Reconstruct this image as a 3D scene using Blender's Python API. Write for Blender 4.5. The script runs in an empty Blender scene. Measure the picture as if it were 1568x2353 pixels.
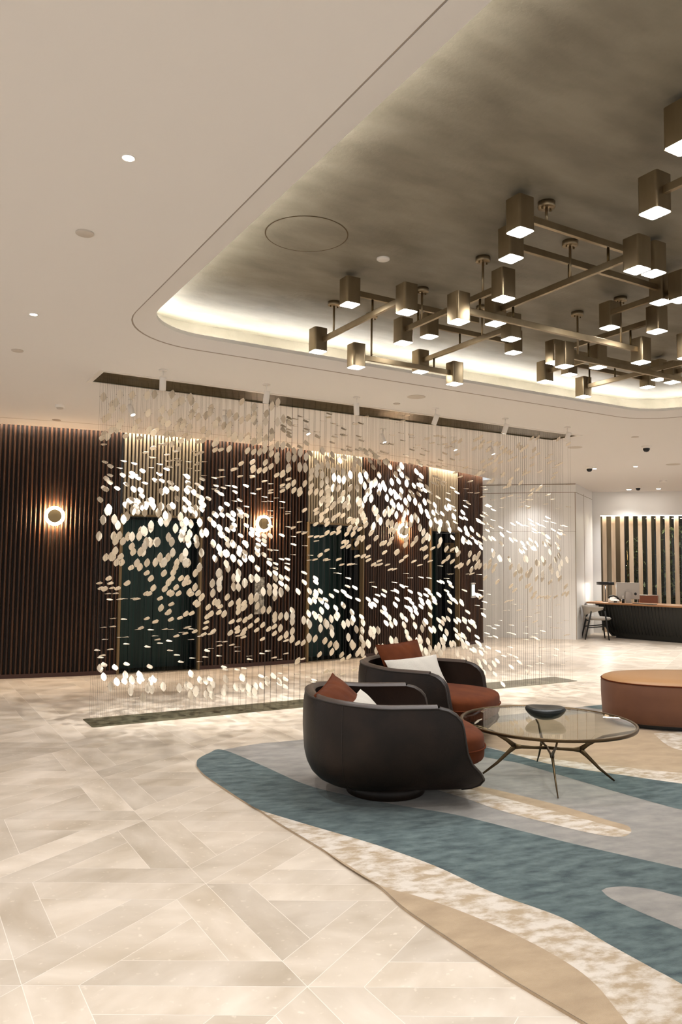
import bpy, math, random
from mathutils import Vector, Matrix
from mathutils.geometry import tessellate_polygon
random.seed(7)
PI = math.pi
S = bpy.context.scene
COL = S.collection
EYE = 1.55
# ------------------------------------------------------------------ camera
FPX, PITCH, ROLL, YAW = 1760.36, .0696980, .01049288, .532713
cF = Vector((math.sin(YAW)*math.cos(PITCH), math.cos(YAW)*math.cos(PITCH), math.sin(PITCH)))
_r = Vector((math.cos(YAW), -math.sin(YAW), 0)); _u = _r.cross(cF)
cR = _r*math.cos(ROLL)+_u*math.sin(ROLL); cU = -_r*math.sin(ROLL)+_u*math.cos(ROLL)
cam = bpy.data.objects.new('camera', bpy.data.cameras.new('camera')); COL.objects.link(cam)
m = Matrix((( cR.x, cU.x, -cF.x, 0), (cR.y, cU.y, -cF.y, 0), (cR.z, cU.z, -cF.z, EYE), (0, 0, 0, 1)))
cam.matrix_world = m
cam.data.sensor_fit = 'VERTICAL'; cam.data.sensor_height = 36; cam.data.lens = FPX/2353*36
cam.data.clip_start = .05; cam.data.clip_end = 200
S.camera = cam
def ray(x, y): return cF*FPX+cR*(x-784)-cU*(y-1176.5)
def at(x, y, z=0.0):                     # survey: a point of the photo on the level z
    d = ray(x, y); t = (z-EYE)/d.z; return Vector((0, 0, EYE))+d*t
def aty(x, y, Y):                        # the same on the plane y = Y
    d = ray(x, y); return Vector((0, 0, EYE))+d*(Y/d.y)
# ------------------------------------------------------------------ materials
def lin(c):
    return tuple((v/12.92 if v <= .04045 else ((v+.055)/1.055)**2.4) for v in c)
def hexc(h):
    return lin(tuple(int(h[i:i+2], 16)/255 for i in (0, 2, 4)))
def newmat(name):
    mt = bpy.data.materials.new(name); mt.use_nodes = True
    nt = mt.node_tree; b = nt.nodes['Principled BSDF']; return mt, nt, b
def mat(name, c, rough=.5, metal=0, spec=.5, emis=None, es=0, noise=None, bump=0, bscale=40, coat=0, aniso=0, sheen=0):
    mt, nt, b = newmat(name)
    col = hexc(c) if isinstance(c, str) else c
    b.inputs['Base Color'].default_value = (*col, 1); b.inputs['Roughness'].default_value = rough
    b.inputs['Metallic'].default_value = metal; b.inputs['Specular IOR Level'].default_value = spec
    b.inputs['Coat Weight'].default_value = coat; b.inputs['Anisotropic'].default_value = aniso
    b.inputs['Sheen Weight'].default_value = sheen
    if emis: b.inputs['Emission Color'].default_value = (*emis, 1); b.inputs['Emission Strength'].default_value = es
    if noise or bump:
        tc = nt.nodes.new('ShaderNodeTexCoord'); mp = nt.nodes.new('ShaderNodeMapping'); nt.links.new(tc.outputs['Object'], mp.inputs[0])
    if noise:                            # (second colour, scale, detail, stretch xyz, contrast lo, hi)
        c2, sc, det, st, lo, hi = noise
        mp.inputs['Scale'].default_value = st
        n = nt.nodes.new('ShaderNodeTexNoise'); n.inputs['Scale'].default_value = sc; n.inputs['Detail'].default_value = det
        nt.links.new(mp.outputs[0], n.inputs[0])
        r = nt.nodes.new('ShaderNodeValToRGB'); r.color_ramp.elements[0].position = lo; r.color_ramp.elements[1].position = hi
        r.color_ramp.elements[0].color = (*col, 1); r.color_ramp.elements[1].color = (*(hexc(c2) if isinstance(c2, str) else c2), 1)
        nt.links.new(n.outputs[0], r.inputs[0]); nt.links.new(r.outputs[0], b.inputs['Base Color'])
    if bump:
        n2 = nt.nodes.new('ShaderNodeTexNoise'); n2.inputs['Scale'].default_value = bscale; n2.inputs['Detail'].default_value = 4
        nt.links.new(tc.outputs['Object'], n2.inputs[0])
        bp = nt.nodes.new('ShaderNodeBump'); bp.inputs['Strength'].default_value = bump; bp.inputs['Distance'].default_value = .01
        nt.links.new(n2.outputs[0], bp.inputs['Height']); nt.links.new(bp.outputs[0], b.inputs['Normal'])
    return mt
def emit(name, c, s):
    return mat(name, (.8, .8, .8), emis=c, es=s)
WARM = (1, .80, .58); WARMW = (1, .88, .74)
M = {}
M['paint'] = mat('ceiling_paint', 'E0DCD8', .85)
M['wallpaint'] = mat('wall_paint', 'E0DEDA', .6)
M['leaf_ceiling'] = mat('gilded_plaster', '726B5B', .55, metal=.12, noise=('8B8474', 3.0, 9, (.7, 1.6, 1), .36, .7), bump=.2, bscale=30)
M['groove'] = mat('shadow_gap', 'A3968A', .9)
M['brass'] = mat('antique_brass', '8A795E', .36, metal=.96, noise=('A08F74', 9, 5, (1, 1, .35), .3, .75))
M['brass_dark'] = mat('dark_bronze', '5A4A30', .38, metal=1)
M['bronze_table'] = mat('table_bronze', '5C4B35', .36, metal=.9)
M['bronze_sheet'] = mat('bronze_sheet', '6F6144', .35, metal=.5, noise=('574B33', 4, 3, (1, 3, 1), .35, .7))
M['wood'] = mat('dark_walnut', '2A1A11', .45, spec=.3, noise=('50331F', 5, 6, (4, 4, .25), .34, .7))
M['wood_gap'] = mat('slat_backing', '14100D', .8)
M['wood_base'] = mat('reddish_plinth', '3A1C14', .5)
M['slat_beige'] = mat('champagne_slat', 'A0927A', .45, metal=.1, noise=('B5A78F', 6, 4, (4, 4, .3), .3, .7))
M['beige_gap'] = mat('champagne_backing', '3B3022', .7)
M['lift'] = mat('green_black_lift_metal', '10221F', .38, metal=.55, noise=('183330', 5, 3, (9, 9, .15), .3, .7))
M['reveal'] = mat('dark_reveal', '17181A', .4, metal=.3)
M['frame_brass'] = mat('door_trim_brass', '7E6A4A', .6, metal=.3)
M['plate_w'] = mat('pewter_cream', 'D9CCB8', .38, metal=.12)
M['clip'] = mat('black_clip', '0C0A0A', .5)
M['wire'] = mat('steel_wire', '2C2622', .6)
M['white_metal'] = mat('white_metal', 'E6E0D8', .45)
M['grey_disc'] = mat('grey_cover', 'C2B8AC', .6)
M['black'] = mat('black_plastic', '0B0B0C', .35)
M['black_wood'] = mat('black_stain', '0D0C0C', .5)
M['leather'] = mat('brown_leather', '1A120D', .45, spec=.3, noise=('291D15', 5, 5, (1, 1, 1), .35, .7), bump=.12, bscale=120)
M['leather_rim'] = mat('brown_leather_rim', '3A2C24', .42, bump=.1, bscale=120)
M['piping'] = mat('leather_piping', '261D17', .5)
M['velvet'] = mat('rust_velvet', '4E2411', .9, spec=.15, sheen=.03, noise=('613117', 6, 4, (1, 1, 1), .3, .7), bump=.1, bscale=18)
M['velvet_pipe'] = mat('rust_piping', '5A2911', .9, spec=.15)
M['boucle'] = mat('white_boucle', 'DDD5C8', .95, sheen=.3, bump=.9, bscale=260)
M['ott_top'] = mat('ottoman_tan_leather', 'AB8055', .5, bump=.06, bscale=60)
M['ott_side'] = mat('ottoman_rust_suede', '5E3A27', .75, sheen=.1, noise=('70482F', 3, 5, (1, 1, 1), .3, .7))
M['bowl'] = mat('dark_green_resin', '0A100E', .38)
M['deskwood'] = mat('oak_top', 'A97B50', .45, noise=('8E6340', 4, 4, (1, 6, 1), .3, .7))
M['deskfront'] = mat('ribbed_black_front', '0D0E0A', .5, noise=('15160F', 6, 2, (1, 1, .1), .3, .7))
M['fabric_grey'] = mat('pale_grey_fabric', 'A39D93', .8)
M['tanleather'] = mat('tan_leather', '9A5E42', .5)
M['silver'] = mat('silver_shell', 'BDB7AE', .35, metal=.5)
M['screenslat'] = mat('ash_slat', 'B49F86', .6, noise=('A08A70', 5, 4, (3, 3, .3), .3, .7))
M['brownwall'] = mat('taupe_wall', '6E6350', .7)
M['night'] = mat('night_backdrop', '0A0F0C', .8)
M['leafg'] = mat('plant_leaf', '20361F', .5, noise=('6C7350', 3, 2, (1, 1, 1), .45, .6))
M['floor_inset'] = mat('dark_stone_inset', '55503F', .22, noise=('6B6450', 6, 5, (1, 1, 1), .35, .7))
M['grout'] = mat('pale_grout', 'E6DCD0', .5)
M['cream_rug'] = None
M['E_lamp'] = emit('lamp_diffuser', (1, .97, .93), 14)
M['E_cove'] = emit('cove_led', (1, .985, .96), 62)
M['E_slot'] = emit('slot_led', (1, .86, .70), 85)
M['E_slot2'] = emit('screen_led', (1, .9, .78), 14)
M['E_spot'] = emit('spot_lens', (1, .93, .84), 60)
M['E_sconce'] = emit('sconce_glow', (1, .90, .76), 9)
M['E_sconce_side'] = emit('sconce_side_glow', (1, .62, .34), 300)
M['E_screen'] = emit('screen_light', (.55, .78, .80), .9)
M['E_far'] = emit('far_lights', (1, .85, .62), 2.5)
def thin_glass(name, tint, ior=1.5, rough=0.0, fac=None):
    mt, nt, b = newmat(name); nt.nodes.remove(b); out = nt.nodes['Material Output']
    tr = nt.nodes.new('ShaderNodeBsdfTransparent'); tr.inputs[0].default_value = (*tint, 1)
    gl = nt.nodes.new('ShaderNodeBsdfGlossy'); gl.inputs['Roughness'].default_value = rough
    fr = nt.nodes.new('ShaderNodeFresnel'); fr.inputs[0].default_value = ior
    mx = nt.nodes.new('ShaderNodeMixShader'); ge = nt.nodes.new('ShaderNodeNewGeometry'); sb = nt.nodes.new('ShaderNodeMath'); sb.operation = 'SUBTRACT'; sb.use_clamp = True
    nt.links.new(fr.outputs[0], sb.inputs[0]); nt.links.new(ge.outputs['Backfacing'], sb.inputs[1]); nt.links.new(sb.outputs[0], mx.inputs[0])
    nt.links.new(tr.outputs[0], mx.inputs[1]); nt.links.new(gl.outputs[0], mx.inputs[2]); nt.links.new(mx.outputs[0], out.inputs[0])
    return mt
M['glass_top'] = thin_glass('smoked_table_glass', (.93, .955, .93), 1.7)
M['glass_clear'] = thin_glass('clear_glass', (.93, .95, .94), 1.5)
M['glass_win'] = thin_glass('window_glass', (.85, .88, .86), 1.5)
# stone floor
def stone():
    mt, nt, b = newmat('travertine_tiles'); L = nt.links.new; N = nt.nodes.new
    at_ = N('ShaderNodeAttribute'); at_.attribute_name = 'tile_rand'; at_.attribute_type = 'GEOMETRY'
    an = N('ShaderNodeAttribute'); an.attribute_name = 'tile_ang'; an.attribute_type = 'GEOMETRY'
    tc = N('ShaderNodeTexCoord'); vr = N('ShaderNodeVectorRotate'); vr.rotation_type = 'Z_AXIS'
    L(tc.outputs['Object'], vr.inputs['Vector']); L(an.outputs['Fac'], vr.inputs['Angle'])
    off = N('ShaderNodeVectorMath'); off.operation = 'ADD'
    sc = N('ShaderNodeVectorMath'); sc.operation = 'SCALE'; sc.inputs['Scale'].default_value = 37
    cmb = N('ShaderNodeCombineXYZ'); L(at_.outputs['Fac'], cmb.inputs[2]); L(cmb.outputs[0], sc.inputs[0])
    L(vr.outputs[0], off.inputs[0]); L(sc.outputs[0], off.inputs[1])
    mp = N('ShaderNodeMapping'); mp.inputs['Scale'].default_value = (1, 1.9, 1); L(off.outputs[0], mp.inputs[0])
    n1 = N('ShaderNodeTexNoise'); n1.inputs['Scale'].default_value = 2.4; n1.inputs['Detail'].default_value = 9; n1.inputs['Distortion'].default_value = .25; L(mp.outputs[0], n1.inputs[0])
    r1 = N('ShaderNodeValToRGB'); e = r1.color_ramp.elements; e[0].position = .28; e[0].color = (*hexc('B6A793'), 1); e[1].position = .70; e[1].color = (*hexc('D9CCBC'), 1)
    L(n1.outputs[0], r1.inputs[0])
    n2 = N('ShaderNodeTexNoise'); n2.inputs['Scale'].default_value = 28; n2.inputs['Detail'].default_value = 6; L(tc.outputs['Object'], n2.inputs[0])
    r2 = N('ShaderNodeValToRGB'); r2.color_ramp.elements[0].position = .62; r2.color_ramp.elements[1].position = .72
    r2.color_ramp.elements[0].color = (0, 0, 0, 1); r2.color_ramp.elements[1].color = (.5, .5, .5, 1); L(n2.outputs[0], r2.inputs[0])
    mx = N('ShaderNodeMixRGB'); L(r2.outputs[0], mx.inputs[0]); L(r1.outputs[0], mx.inputs[1]); mx.inputs[2].default_value = (*hexc('E9DDCC'), 1)
    mr = N('ShaderNodeMapRange'); mr.inputs['To Min'].default_value = .86; mr.inputs['To Max'].default_value = 1.08; L(at_.outputs['Fac'], mr.inputs[0])
    sc2 = N('ShaderNodeVectorMath'); sc2.operation = 'SCALE'; L(mx.outputs[0], sc2.inputs[0]); L(mr.outputs[0], sc2.inputs['Scale'])
    L(sc2.outputs[0], b.inputs['Base Color']); b.inputs['Roughness'].default_value = .34
    mr2 = N('ShaderNodeMapRange'); mr2.inputs['To Min'].default_value = .26; mr2.inputs['To Max'].default_value = .44; L(n1.outputs[0], mr2.inputs[0]); L(mr2.outputs[0], b.inputs['Roughness'])
    return mt
M['stone'] = stone()
def rugmat(name, c1, c2, sc, lo, hi, st=(1, 1, 1), fine=True):
    mt, nt, b = newmat(name); L = nt.links.new; N = nt.nodes.new
    tc = N('ShaderNodeTexCoord'); vr = N('ShaderNodeVectorRotate'); vr.rotation_type = 'Z_AXIS'; vr.inputs['Angle'].default_value = .25
    L(tc.outputs['Object'], vr.inputs['Vector']); mp = N('ShaderNodeMapping'); mp.inputs['Scale'].default_value = st; L(vr.outputs[0], mp.inputs[0])
    n = N('ShaderNodeTexNoise'); n.inputs['Scale'].default_value = sc; n.inputs['Detail'].default_value = 7; n.inputs['Roughness'].default_value = .62; L(mp.outputs[0], n.inputs[0])
    r = N('ShaderNodeValToRGB'); e = r.color_ramp.elements; e[0].position = lo; e[1].position = hi; e[0].color = (*hexc(c1), 1); e[1].color = (*hexc(c2), 1); L(n.outputs[0], r.inputs[0])
    L(r.outputs[0], b.inputs['Base Color']); b.inputs['Roughness'].default_value = .95; b.inputs['Sheen Weight'].default_value = .25; b.inputs['Specular IOR Level'].default_value = .1
    n2 = N('ShaderNodeTexNoise'); n2.inputs['Scale'].default_value = 320; L(tc.outputs['Object'], n2.inputs[0]); bp = N('ShaderNodeBump'); bp.inputs['Strength'].default_value = .5; bp.inputs['Distance'].default_value = .004
    L(n2.outputs[0], bp.inputs['Height']); L(bp.outputs[0], b.inputs['Normal']); return mt
M['rug_grey'] = rugmat('rug_grey', '7F7B76', 'A09A92', 5, .3, .7, (1, 2, 1))
M['rug_teal'] = rugmat('rug_teal', '304144', '60706E', 7, .34, .66, (1, 2.4, 1))
M['rug_cream'] = rugmat('rug_cream', 'AB967A', 'D3C8BA', 9, .40, .58, (1, 1.7, 1))
M['rug_tan'] = rugmat('rug_tan', '9E876B', 'B59E80', 4, .3, .7, (1, 2, 1))
# ------------------------------------------------------------------ mesh helper
class MB:
    def __init__(s): s.v = []; s.f = []; s.m = []; s.sm = []
    def add(s, vs, fs, mi=0, smooth=False, M4=None):
        o = len(s.v)
        s.v += [tuple(M4 @ Vector(v)) if M4 else tuple(v) for v in vs]
        for f in fs: s.f.append([i+o for i in f]); s.m.append(mi); s.sm.append(smooth)
        return s
    def box(s, c, sz, rz=0, mi=0, taper=1, M4=None):
        hx, hy, hz = sz[0]/2, sz[1]/2, sz[2]/2; cs, sn = math.cos(rz), math.sin(rz); vs = []
        for dz, t in ((-hz, 1), (hz, taper)):
            for dx, dy in ((-hx, -hy), (hx, -hy), (hx, hy), (-hx, hy)):
                dx *= t; dy *= t; vs.append((c[0]+dx*cs-dy*sn, c[1]+dx*sn+dy*cs, c[2]+dz))
        return s.add(vs, [(3, 2, 1, 0), (4, 5, 6, 7), (0, 1, 5, 4), (1, 2, 6, 5), (2, 3, 7, 6), (3, 0, 4, 7)], mi, M4=M4)
    def rbox(s, c, sz, r, rz=0, mi=0, seg=4, top=True, bottom=True, smooth=True):
        pts = rrect(-sz[0]/2, -sz[1]/2, sz[0]/2, sz[1]/2, r, seg); cs, sn = math.cos(rz), math.sin(rz)
        pts = [(c[0]+x*cs-y*sn, c[1]+x*sn+y*cs) for x, y in pts]
        return s.prism(pts, c[2]-sz[2]/2, c[2]+sz[2]/2, mi, smooth, top, bottom)
    def prism(s, pts, z0, z1, mi=0, smooth=False, top=True, bottom=True):
        n = len(pts); vs = [(x, y, z0) for x, y in pts]+[(x, y, z1) for x, y in pts]
        s.add(vs, [(i, (i+1) % n, (i+1) % n+n, i+n) for i in range(n)], mi, smooth)
        if top: s.add([(x, y, z1) for x, y in pts], [tuple(range(n))], mi)
        if bottom: s.add([(x, y, z0) for x, y in pts], [tuple(reversed(range(n)))], mi)
        return s
    def lathe(s, prof, c=(0, 0, 0), n=24, mi=0, smooth=True, sx=1, sy=1, M4=None):
        vs = []; k = len(prof)
        for r, z in prof:
            for i in range(n):
                a = 2*PI*i/n; vs.append((c[0]+r*sx*math.cos(a), c[1]+r*sy*math.sin(a), c[2]+z))
        fs = [(j*n+i, j*n+(i+1) % n, (j+1)*n+(i+1) % n, (j+1)*n+i) for j in range(k-1) for i in range(n)]
        return s.add(vs, fs, mi, smooth, M4)
    def cyl(s, c, r, h, n=20, mi=0, r2=None, M4=None):   # c is the foot of the axis
        r2 = r if r2 is None else r2
        return s.lathe([(0.0005, 0), (r, 0), (r, .0001), (r2, h-.0001), (r2, h), (.0005, h)], c, n, mi, False, M4=M4)
    def tube(s, path, rad, n=8, mi=0, closed=False, flat=1.0, smooth=True, up=None):
        path = [Vector(p) for p in path]; k = len(path); vs = []
        for j, p in enumerate(path):
            a = path[(j-1) % k] if (closed or j > 0) else p; b = path[(j+1) % k] if (closed or j < k-1) else p
            t = (b-a).normalized(); upv = Vector(up) if up else (Vector((0, 0, 1)) if abs(t.z) < .9 else Vector((1, 0, 0)))
            x = t.cross(upv).normalized(); y = x.cross(t).normalized(); r = rad[j] if isinstance(rad, (list, tuple)) else rad
            for i in range(n):
                w = 2*PI*(i+.5)/n; vs.append(p+x*(math.cos(w)*r*flat)+y*(math.sin(w)*r))
        fs = [(j*n+i, j*n+(i+1) % n, ((j+1) % k)*n+(i+1) % n, ((j+1) % k)*n+i) for j in range(k if closed else k-1) for i in range(n)]
        if not closed: fs += [tuple(reversed(range(n))), tuple(range((k-1)*n, k*n))]
        return s.add(vs, fs, mi, smooth)
    def grid(s, P, mi=0, smooth=True, closed_u=False):   # P[j][i]
        k = len(P); n = len(P[0]); vs = [p for row in P for p in row]; fs = []
        for j in range(k-1):
            for i in range(n if closed_u else n-1): fs.append((j*n+i, j*n+(i+1) % n, (j+1)*n+(i+1) % n, (j+1)*n+i))
        return s.add(vs, fs, mi, smooth)
    def build(s, name, mats, parent=None, loc=None, bevel=0, sub=0, wn=False):
        me = bpy.data.meshes.new(name); me.from_pydata([tuple(v) for v in s.v], [], s.f)
        if not isinstance(mats, (list, tuple)): mats = [mats]
        for q in mats: me.materials.append(q)
        for p, mi, sm in zip(me.polygons, s.m, s.sm): p.material_index = mi; p.use_smooth = sm
        me.validate(); me.update()
        o = bpy.data.objects.new(name, me); COL.objects.link(o)
        if parent: o.parent = parent
        if loc is not None: o.location = loc
        if bevel: b = o.modifiers.new('bevel', 'BEVEL'); b.width = bevel; b.segments = 2; b.limit_method = 'ANGLE'
        if sub: b = o.modifiers.new('subsurf', 'SUBSURF'); b.levels = sub; b.render_levels = sub
        return o
def rrect(x0, y0, x1, y1, r, seg=6):
    out = []
    for cx, cy, a0 in ((x1-r, y0+r, -PI/2), (x1-r, y1-r, 0), (x0+r, y1-r, PI/2), (x0+r, y0+r, PI)):
        for k in range(seg+1): a = a0+PI/2*k/seg; out.append((cx+r*math.cos(a), cy+r*math.sin(a)))
    return out
def spline(pts, k=6, closed=False):
    out = []; n = len(pts)
    for i in range(n if closed else n-1):
        p = [pts[(i+d) % n] if closed else pts[min(max(i+d, 0), n-1)] for d in (-1, 0, 1, 2)]
        for j in range(k):
            t = j/k; out.append(tuple(.5*(2*p[1][c]+(p[2][c]-p[0][c])*t+(2*p[0][c]-5*p[1][c]+4*p[2][c]-p[3][c])*t*t+(3*p[1][c]-p[0][c]-3*p[2][c]+p[3][c])*t**3) for c in range(len(p[0]))))
    if not closed: out.append(tuple(pts[-1]))
    return out
def tag(o, label=None, cat=None, group=None, kind=None):
    if label: o['label'] = label
    if cat: o['category'] = cat
    if group: o['group'] = group
    if kind: o['kind'] = kind
    return o
def empty(name, loc, rz=0, label=None, cat=None, group=None):
    o = bpy.data.objects.new(name, None); COL.objects.link(o); o.location = loc; o.rotation_euler = (0, 0, rz); o.empty_display_size = .1
    return tag(o, label, cat, group)
def copy_tree(o, parent=None):
    c = o.copy(); COL.objects.link(c); c.parent = parent
    for ch in list(o.children): copy_tree(ch, c)
    return c
def holed(outer, holes, z, mb, mi=0):
    loops = [[Vector((x, y, 0)) for x, y in outer]]+[[Vector((x, y, 0)) for x, y in h] for h in holes]
    flat = [p for l in loops for p in l]
    tris = tessellate_polygon(loops); fs = []
    for a, b, c in tris:
        n = (flat[b]-flat[a]).cross(flat[c]-flat[a]).z
        fs.append((a, b, c) if n < 0 else (a, c, b))     # facing down
    mb.add([(p.x, p.y, z) for p in flat], fs, mi)
ZC, ZT = 3.40, 3.65
# ------------------------------------------------------------------ floor
def arc(x, off=0): return 10.9+(x-4.3)**2/30-off
def floor():
    mb = MB(); rnd = []; ang = []
    mb.add([(-6, -3, -.0003), (22, -3, -.0003), (22, 20, -.0003), (-6, 20, -.0003)], [(0, 1, 2, 3)], 1); rnd.append(0); ang.append(0)
    SD = 1.05; HX = SD*math.sqrt(3)/2; w = .181; g = .0014
    def V(i, k): return Vector((.492+HX*i, 3.11+SD*(k+i/2)-4*SD*0))
    def inset(poly):
        c = sum(poly, Vector((0, 0)))/len(poly); out = []; n = len(poly)
        for i in range(n):
            a, b, d = poly[i-1], poly[i], poly[(i+1) % n]
            e1 = (b-a).normalized(); e2 = (d-b).normalized(); n1 = Vector((-e1.y, e1.x)); n2 = Vector((-e2.y, e2.x))
            q = n1+n2; q = q/max(.3, (1+n1.dot(n2))); out.append(b+q*g)
        return out
    def tri(A, B, C, cw):
        # pinwheel of three planks round a small centre triangle
        P = [A, B, C]; 
        if (B-A).cross(C-A) < 0: P = [A, C, B]
        def line(i):  # offset line of edge i (ccw)
            a, b = P[i], P[(i+1) % 3]; e = (b-a).normalized(); return a+Vector((-e.y, e.x))*w, e
        def isect(i, j):
            p, e = line(i); q, f = line(j); t = ((q-p).cross(f))/e.cross(f); return p+e*t
        inn = [isect(i-1, i) for i in range(3)]          # inner vertex at corner i
        def hit(i, p, d, j):                              # from p along d to outer edge j
            a, b = P[j], P[(j+1) % 3]; f = b-a; t = ((a-p).cross(f))/d.cross(f); return p+d*t
        tiles = [(inn, 0)]
        for i in range(3):
            e = (P[(i+1) % 3]-P[i]).normalized(); j = (i+1) % 3; h = (i-1) % 3
            if not cw:      # each inner line runs on past its end vertex to the next outer edge
                end = hit(i, inn[i], e, j); prev = (P[i]-P[h]).normalized(); st = hit(h, inn[h], prev, i)
                tiles.append(([st, P[j], end, inn[i]], math.atan2(e.y, e.x)))
            else:
                st = hit(i, inn[j], -e, h); nx = (P[(j+1) % 3]-P[j]).normalized(); en = hit(j, inn[(j+1) % 3], -nx, i)
                tiles.append(([P[i], en, inn[j], st], math.atan2(e.y, e.x)))
        for poly, a in tiles:
            pl = [Vector((p.x, p.y)) for p in poly]
            ar = sum(pl[i].cross(pl[(i+1) % len(pl)]) for i in range(len(pl)))
            if ar < 0: pl.reverse()
            pl = inset(pl)
            mb.add([(p.x, p.y, 0) for p in pl], [tuple(range(len(pl)))], 0); rnd.append(random.random()); ang.append(a)
    for i in range(-6, 23):
        for k in range(-18, 20):
            c = V(i, k)
            if not (-2.5 < c.y < 15 and -5 < c.x < 20): continue
            tri(V(i, k), V(i, k+1), V(i+1, k), True)
            tri(V(i+1, k), V(i, k+1), V(i+1, k+1), False)
    o = mb.build('floor', [M['stone'], M['grout']]); tag(o, kind='structure')
    A = o.data.attributes.new('tile_rand', 'FLOAT', 'FACE'); A.data.foreach_set('value', rnd)
    A = o.data.attributes.new('tile_ang', 'FLOAT', 'FACE'); A.data.foreach_set('value', ang)
floor()
# ------------------------------------------------------------------ ceiling
LIP = (1.672, -4.0, 8.15, 6.10); GRV = (1.49, -4.2, 8.33, 6.28); ZL = 3.458
SX0, SX1, SY0, SY1 = 1.72, 8.24, 7.48, 7.95          # sculpture recess / inset
def ceiling():
    mb = MB()
    xs = [-6+16.9*i/40 for i in range(41)]
    edge = [(x, arc(x, .12)) for x in xs]
    outer = [(-6, -4.6), (22, -4.6), (22, 20), (10.9, 20)]+[(x, y) for x, y in reversed(edge)]
    g = rrect(*GRV, .72, 12); l = rrect(*LIP, .55, 12)
    holed(outer, [g, [(SX0, SY0), (SX1, SY0), (SX1, SY1), (SX0, SY1)]], ZC, mb)
    # raised band up to the lip, with a narrow shadow gap at its foot
    gi = rrect(GRV[0]+.012, GRV[1]+.012, GRV[2]-.012, GRV[3]-.012, .708, 12); n = len(g)
    mb.add([(x, y, ZC) for x, y in g]+[(x, y, ZC+.006) for x, y in gi], [(i, i+n, (i+1) % n+n, (i+1) % n) for i in range(n)], 1)
    mb.add([(x, y, ZC+.004) for x, y in gi]+[(x, y, ZL) for x, y in l], [(i, i+n, (i+1) % n+n, (i+1) % n) for i in range(n)], 0)
    # upstand, ledge, cove wall
    l2 = rrect(LIP[0]-.012, LIP[1]-.012, LIP[2]+.012, LIP[3]+.012, .56, 12)
    w = rrect(LIP[0]-.235, LIP[1]-.235, LIP[2]+.235, LIP[3]+.235, .78, 12)
    mb.add([(x, y, ZL) for x, y in l]+[(x, y, ZL+.03) for x, y in l], [(i, i+n, (i+1) % n+n, (i+1) % n) for i in range(n)], 0)
    mb.add([(x, y, ZL+.03) for x, y in l]+[(x, y, ZL+.03) for x, y in l2], [(i, (i+1) % n, (i+1) % n+n, i+n) for i in range(n)], 0)
    mb.add([(x, y, ZL+.012) for x, y in l2]+[(x, y, ZL+.012) for x, y in w], [(i, (i+1) % n, (i+1) % n+n, i+n) for i in range(n)], 0)
    mb.add([(x, y, ZL+.012) for x, y in w]+[(x, y, ZT) for x, y in w], [(i, (i+1) % n, (i+1) % n+n, i+n) for i in range(n)], 2, True)
    mb.add([(x, y, ZT) for x, y in w], [tuple(range(n))], 2)
    # slot above the slatted wall
    e2 = [(x, arc(x, -.35)) for x in xs]; k = len(xs)
    mb.add([(x, y, ZC) for x, y in edge]+[(x, y, ZC+.05) for x, y in edge], [(i, i+1, i+1+k, i+k) for i in range(k-1)], 0)
    e1 = [(x, arc(x, .24)) for x in xs]
    mb.add([(x, y, ZC+.22) for x, y in e1]+[(x, y, ZC+.22) for x, y in e2], [(i, i+k, i+1+k, i+1) for i in range(k-1)], 0)
    mb.add([(x, y, ZC+.03) for x, y in e1]+[(x, y, ZC+.22) for x, y in e1], [(i, i+1, i+1+k, i+k) for i in range(k-1)], 0)
    o = mb.build('ceiling', [M['paint'], M['groove'], M['leaf_ceiling']]); tag(o, kind='structure')
    # round access hatch ring drawn by its thin gap
    c = (at(705, 539, ZT)); r = .262
    h = MB(); h.lathe([(r-.004, -.0015), (r, -.003), (r+.004, -.0015)], (c.x, c.y, ZT), 64)
    h.lathe([(.001, -.0012), (r-.004, -.0012)], (c.x, c.y, ZT), 64, 1)
    o = h.build('access_hatch', [M['brass_dark'], M['leaf_ceiling']])
    tag(o, 'round access hatch cut flush into the bronze tray ceiling', 'ceiling hatch')
    # led strips
    led = MB(); a = rrect(LIP[0]-.06, LIP[1]-.06, LIP[2]+.06, LIP[3]+.06, .6, 12); b = rrect(LIP[0]-.075, LIP[1]-.075, LIP[2]+.075, LIP[3]+.075, .615, 12)
    led.add([(x, y, ZL+.02) for x, y in a]+[(x, y, ZL+.02) for x, y in b], [(i, (i+1) % n, (i+1) % n+n, i+n) for i in range(n)], 0)
    o = led.build('cove_light_strip', M['E_cove']); tag(o, 'glowing light strip hidden round the edge of the recessed tray ceiling', 'light strip')
    led = MB(); a = [(x, arc(x, .055)) for x in xs]; b = [(x, arc(x, .085)) for x in xs]
    led.add([(x, y, ZC+.13) for x, y in a]+[(x, y, ZC+.13) for x, y in b], [(i, i+1, i+1+k, i+k) for i in range(k-1)], 0)
    o = led.build('wall_wash_strip', M['E_slot']); tag(o, 'warm light strip in the slot along the top of the slatted wall', 'light strip')
    # linear air diffuser near the slatted wall
    d = MB(); xs2 = [-1+11*i/80 for i in range(81)]
    for i in range(80):
        x0, x1 = xs2[i], xs2[i+1]
        d.add([(x0, arc(x0, .62), ZC-.001), (x1, arc(x1, .62), ZC-.001), (x1, arc(x1, .64), ZC-.001), (x0, arc(x0, .64), ZC-.001)], [(3, 2, 1, 0)])
    o = d.build('air_slot_diffuser', M['groove']); tag(o, 'thin linear air slot in the ceiling in front of the slatted wall', 'air vent')
ceiling()
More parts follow.
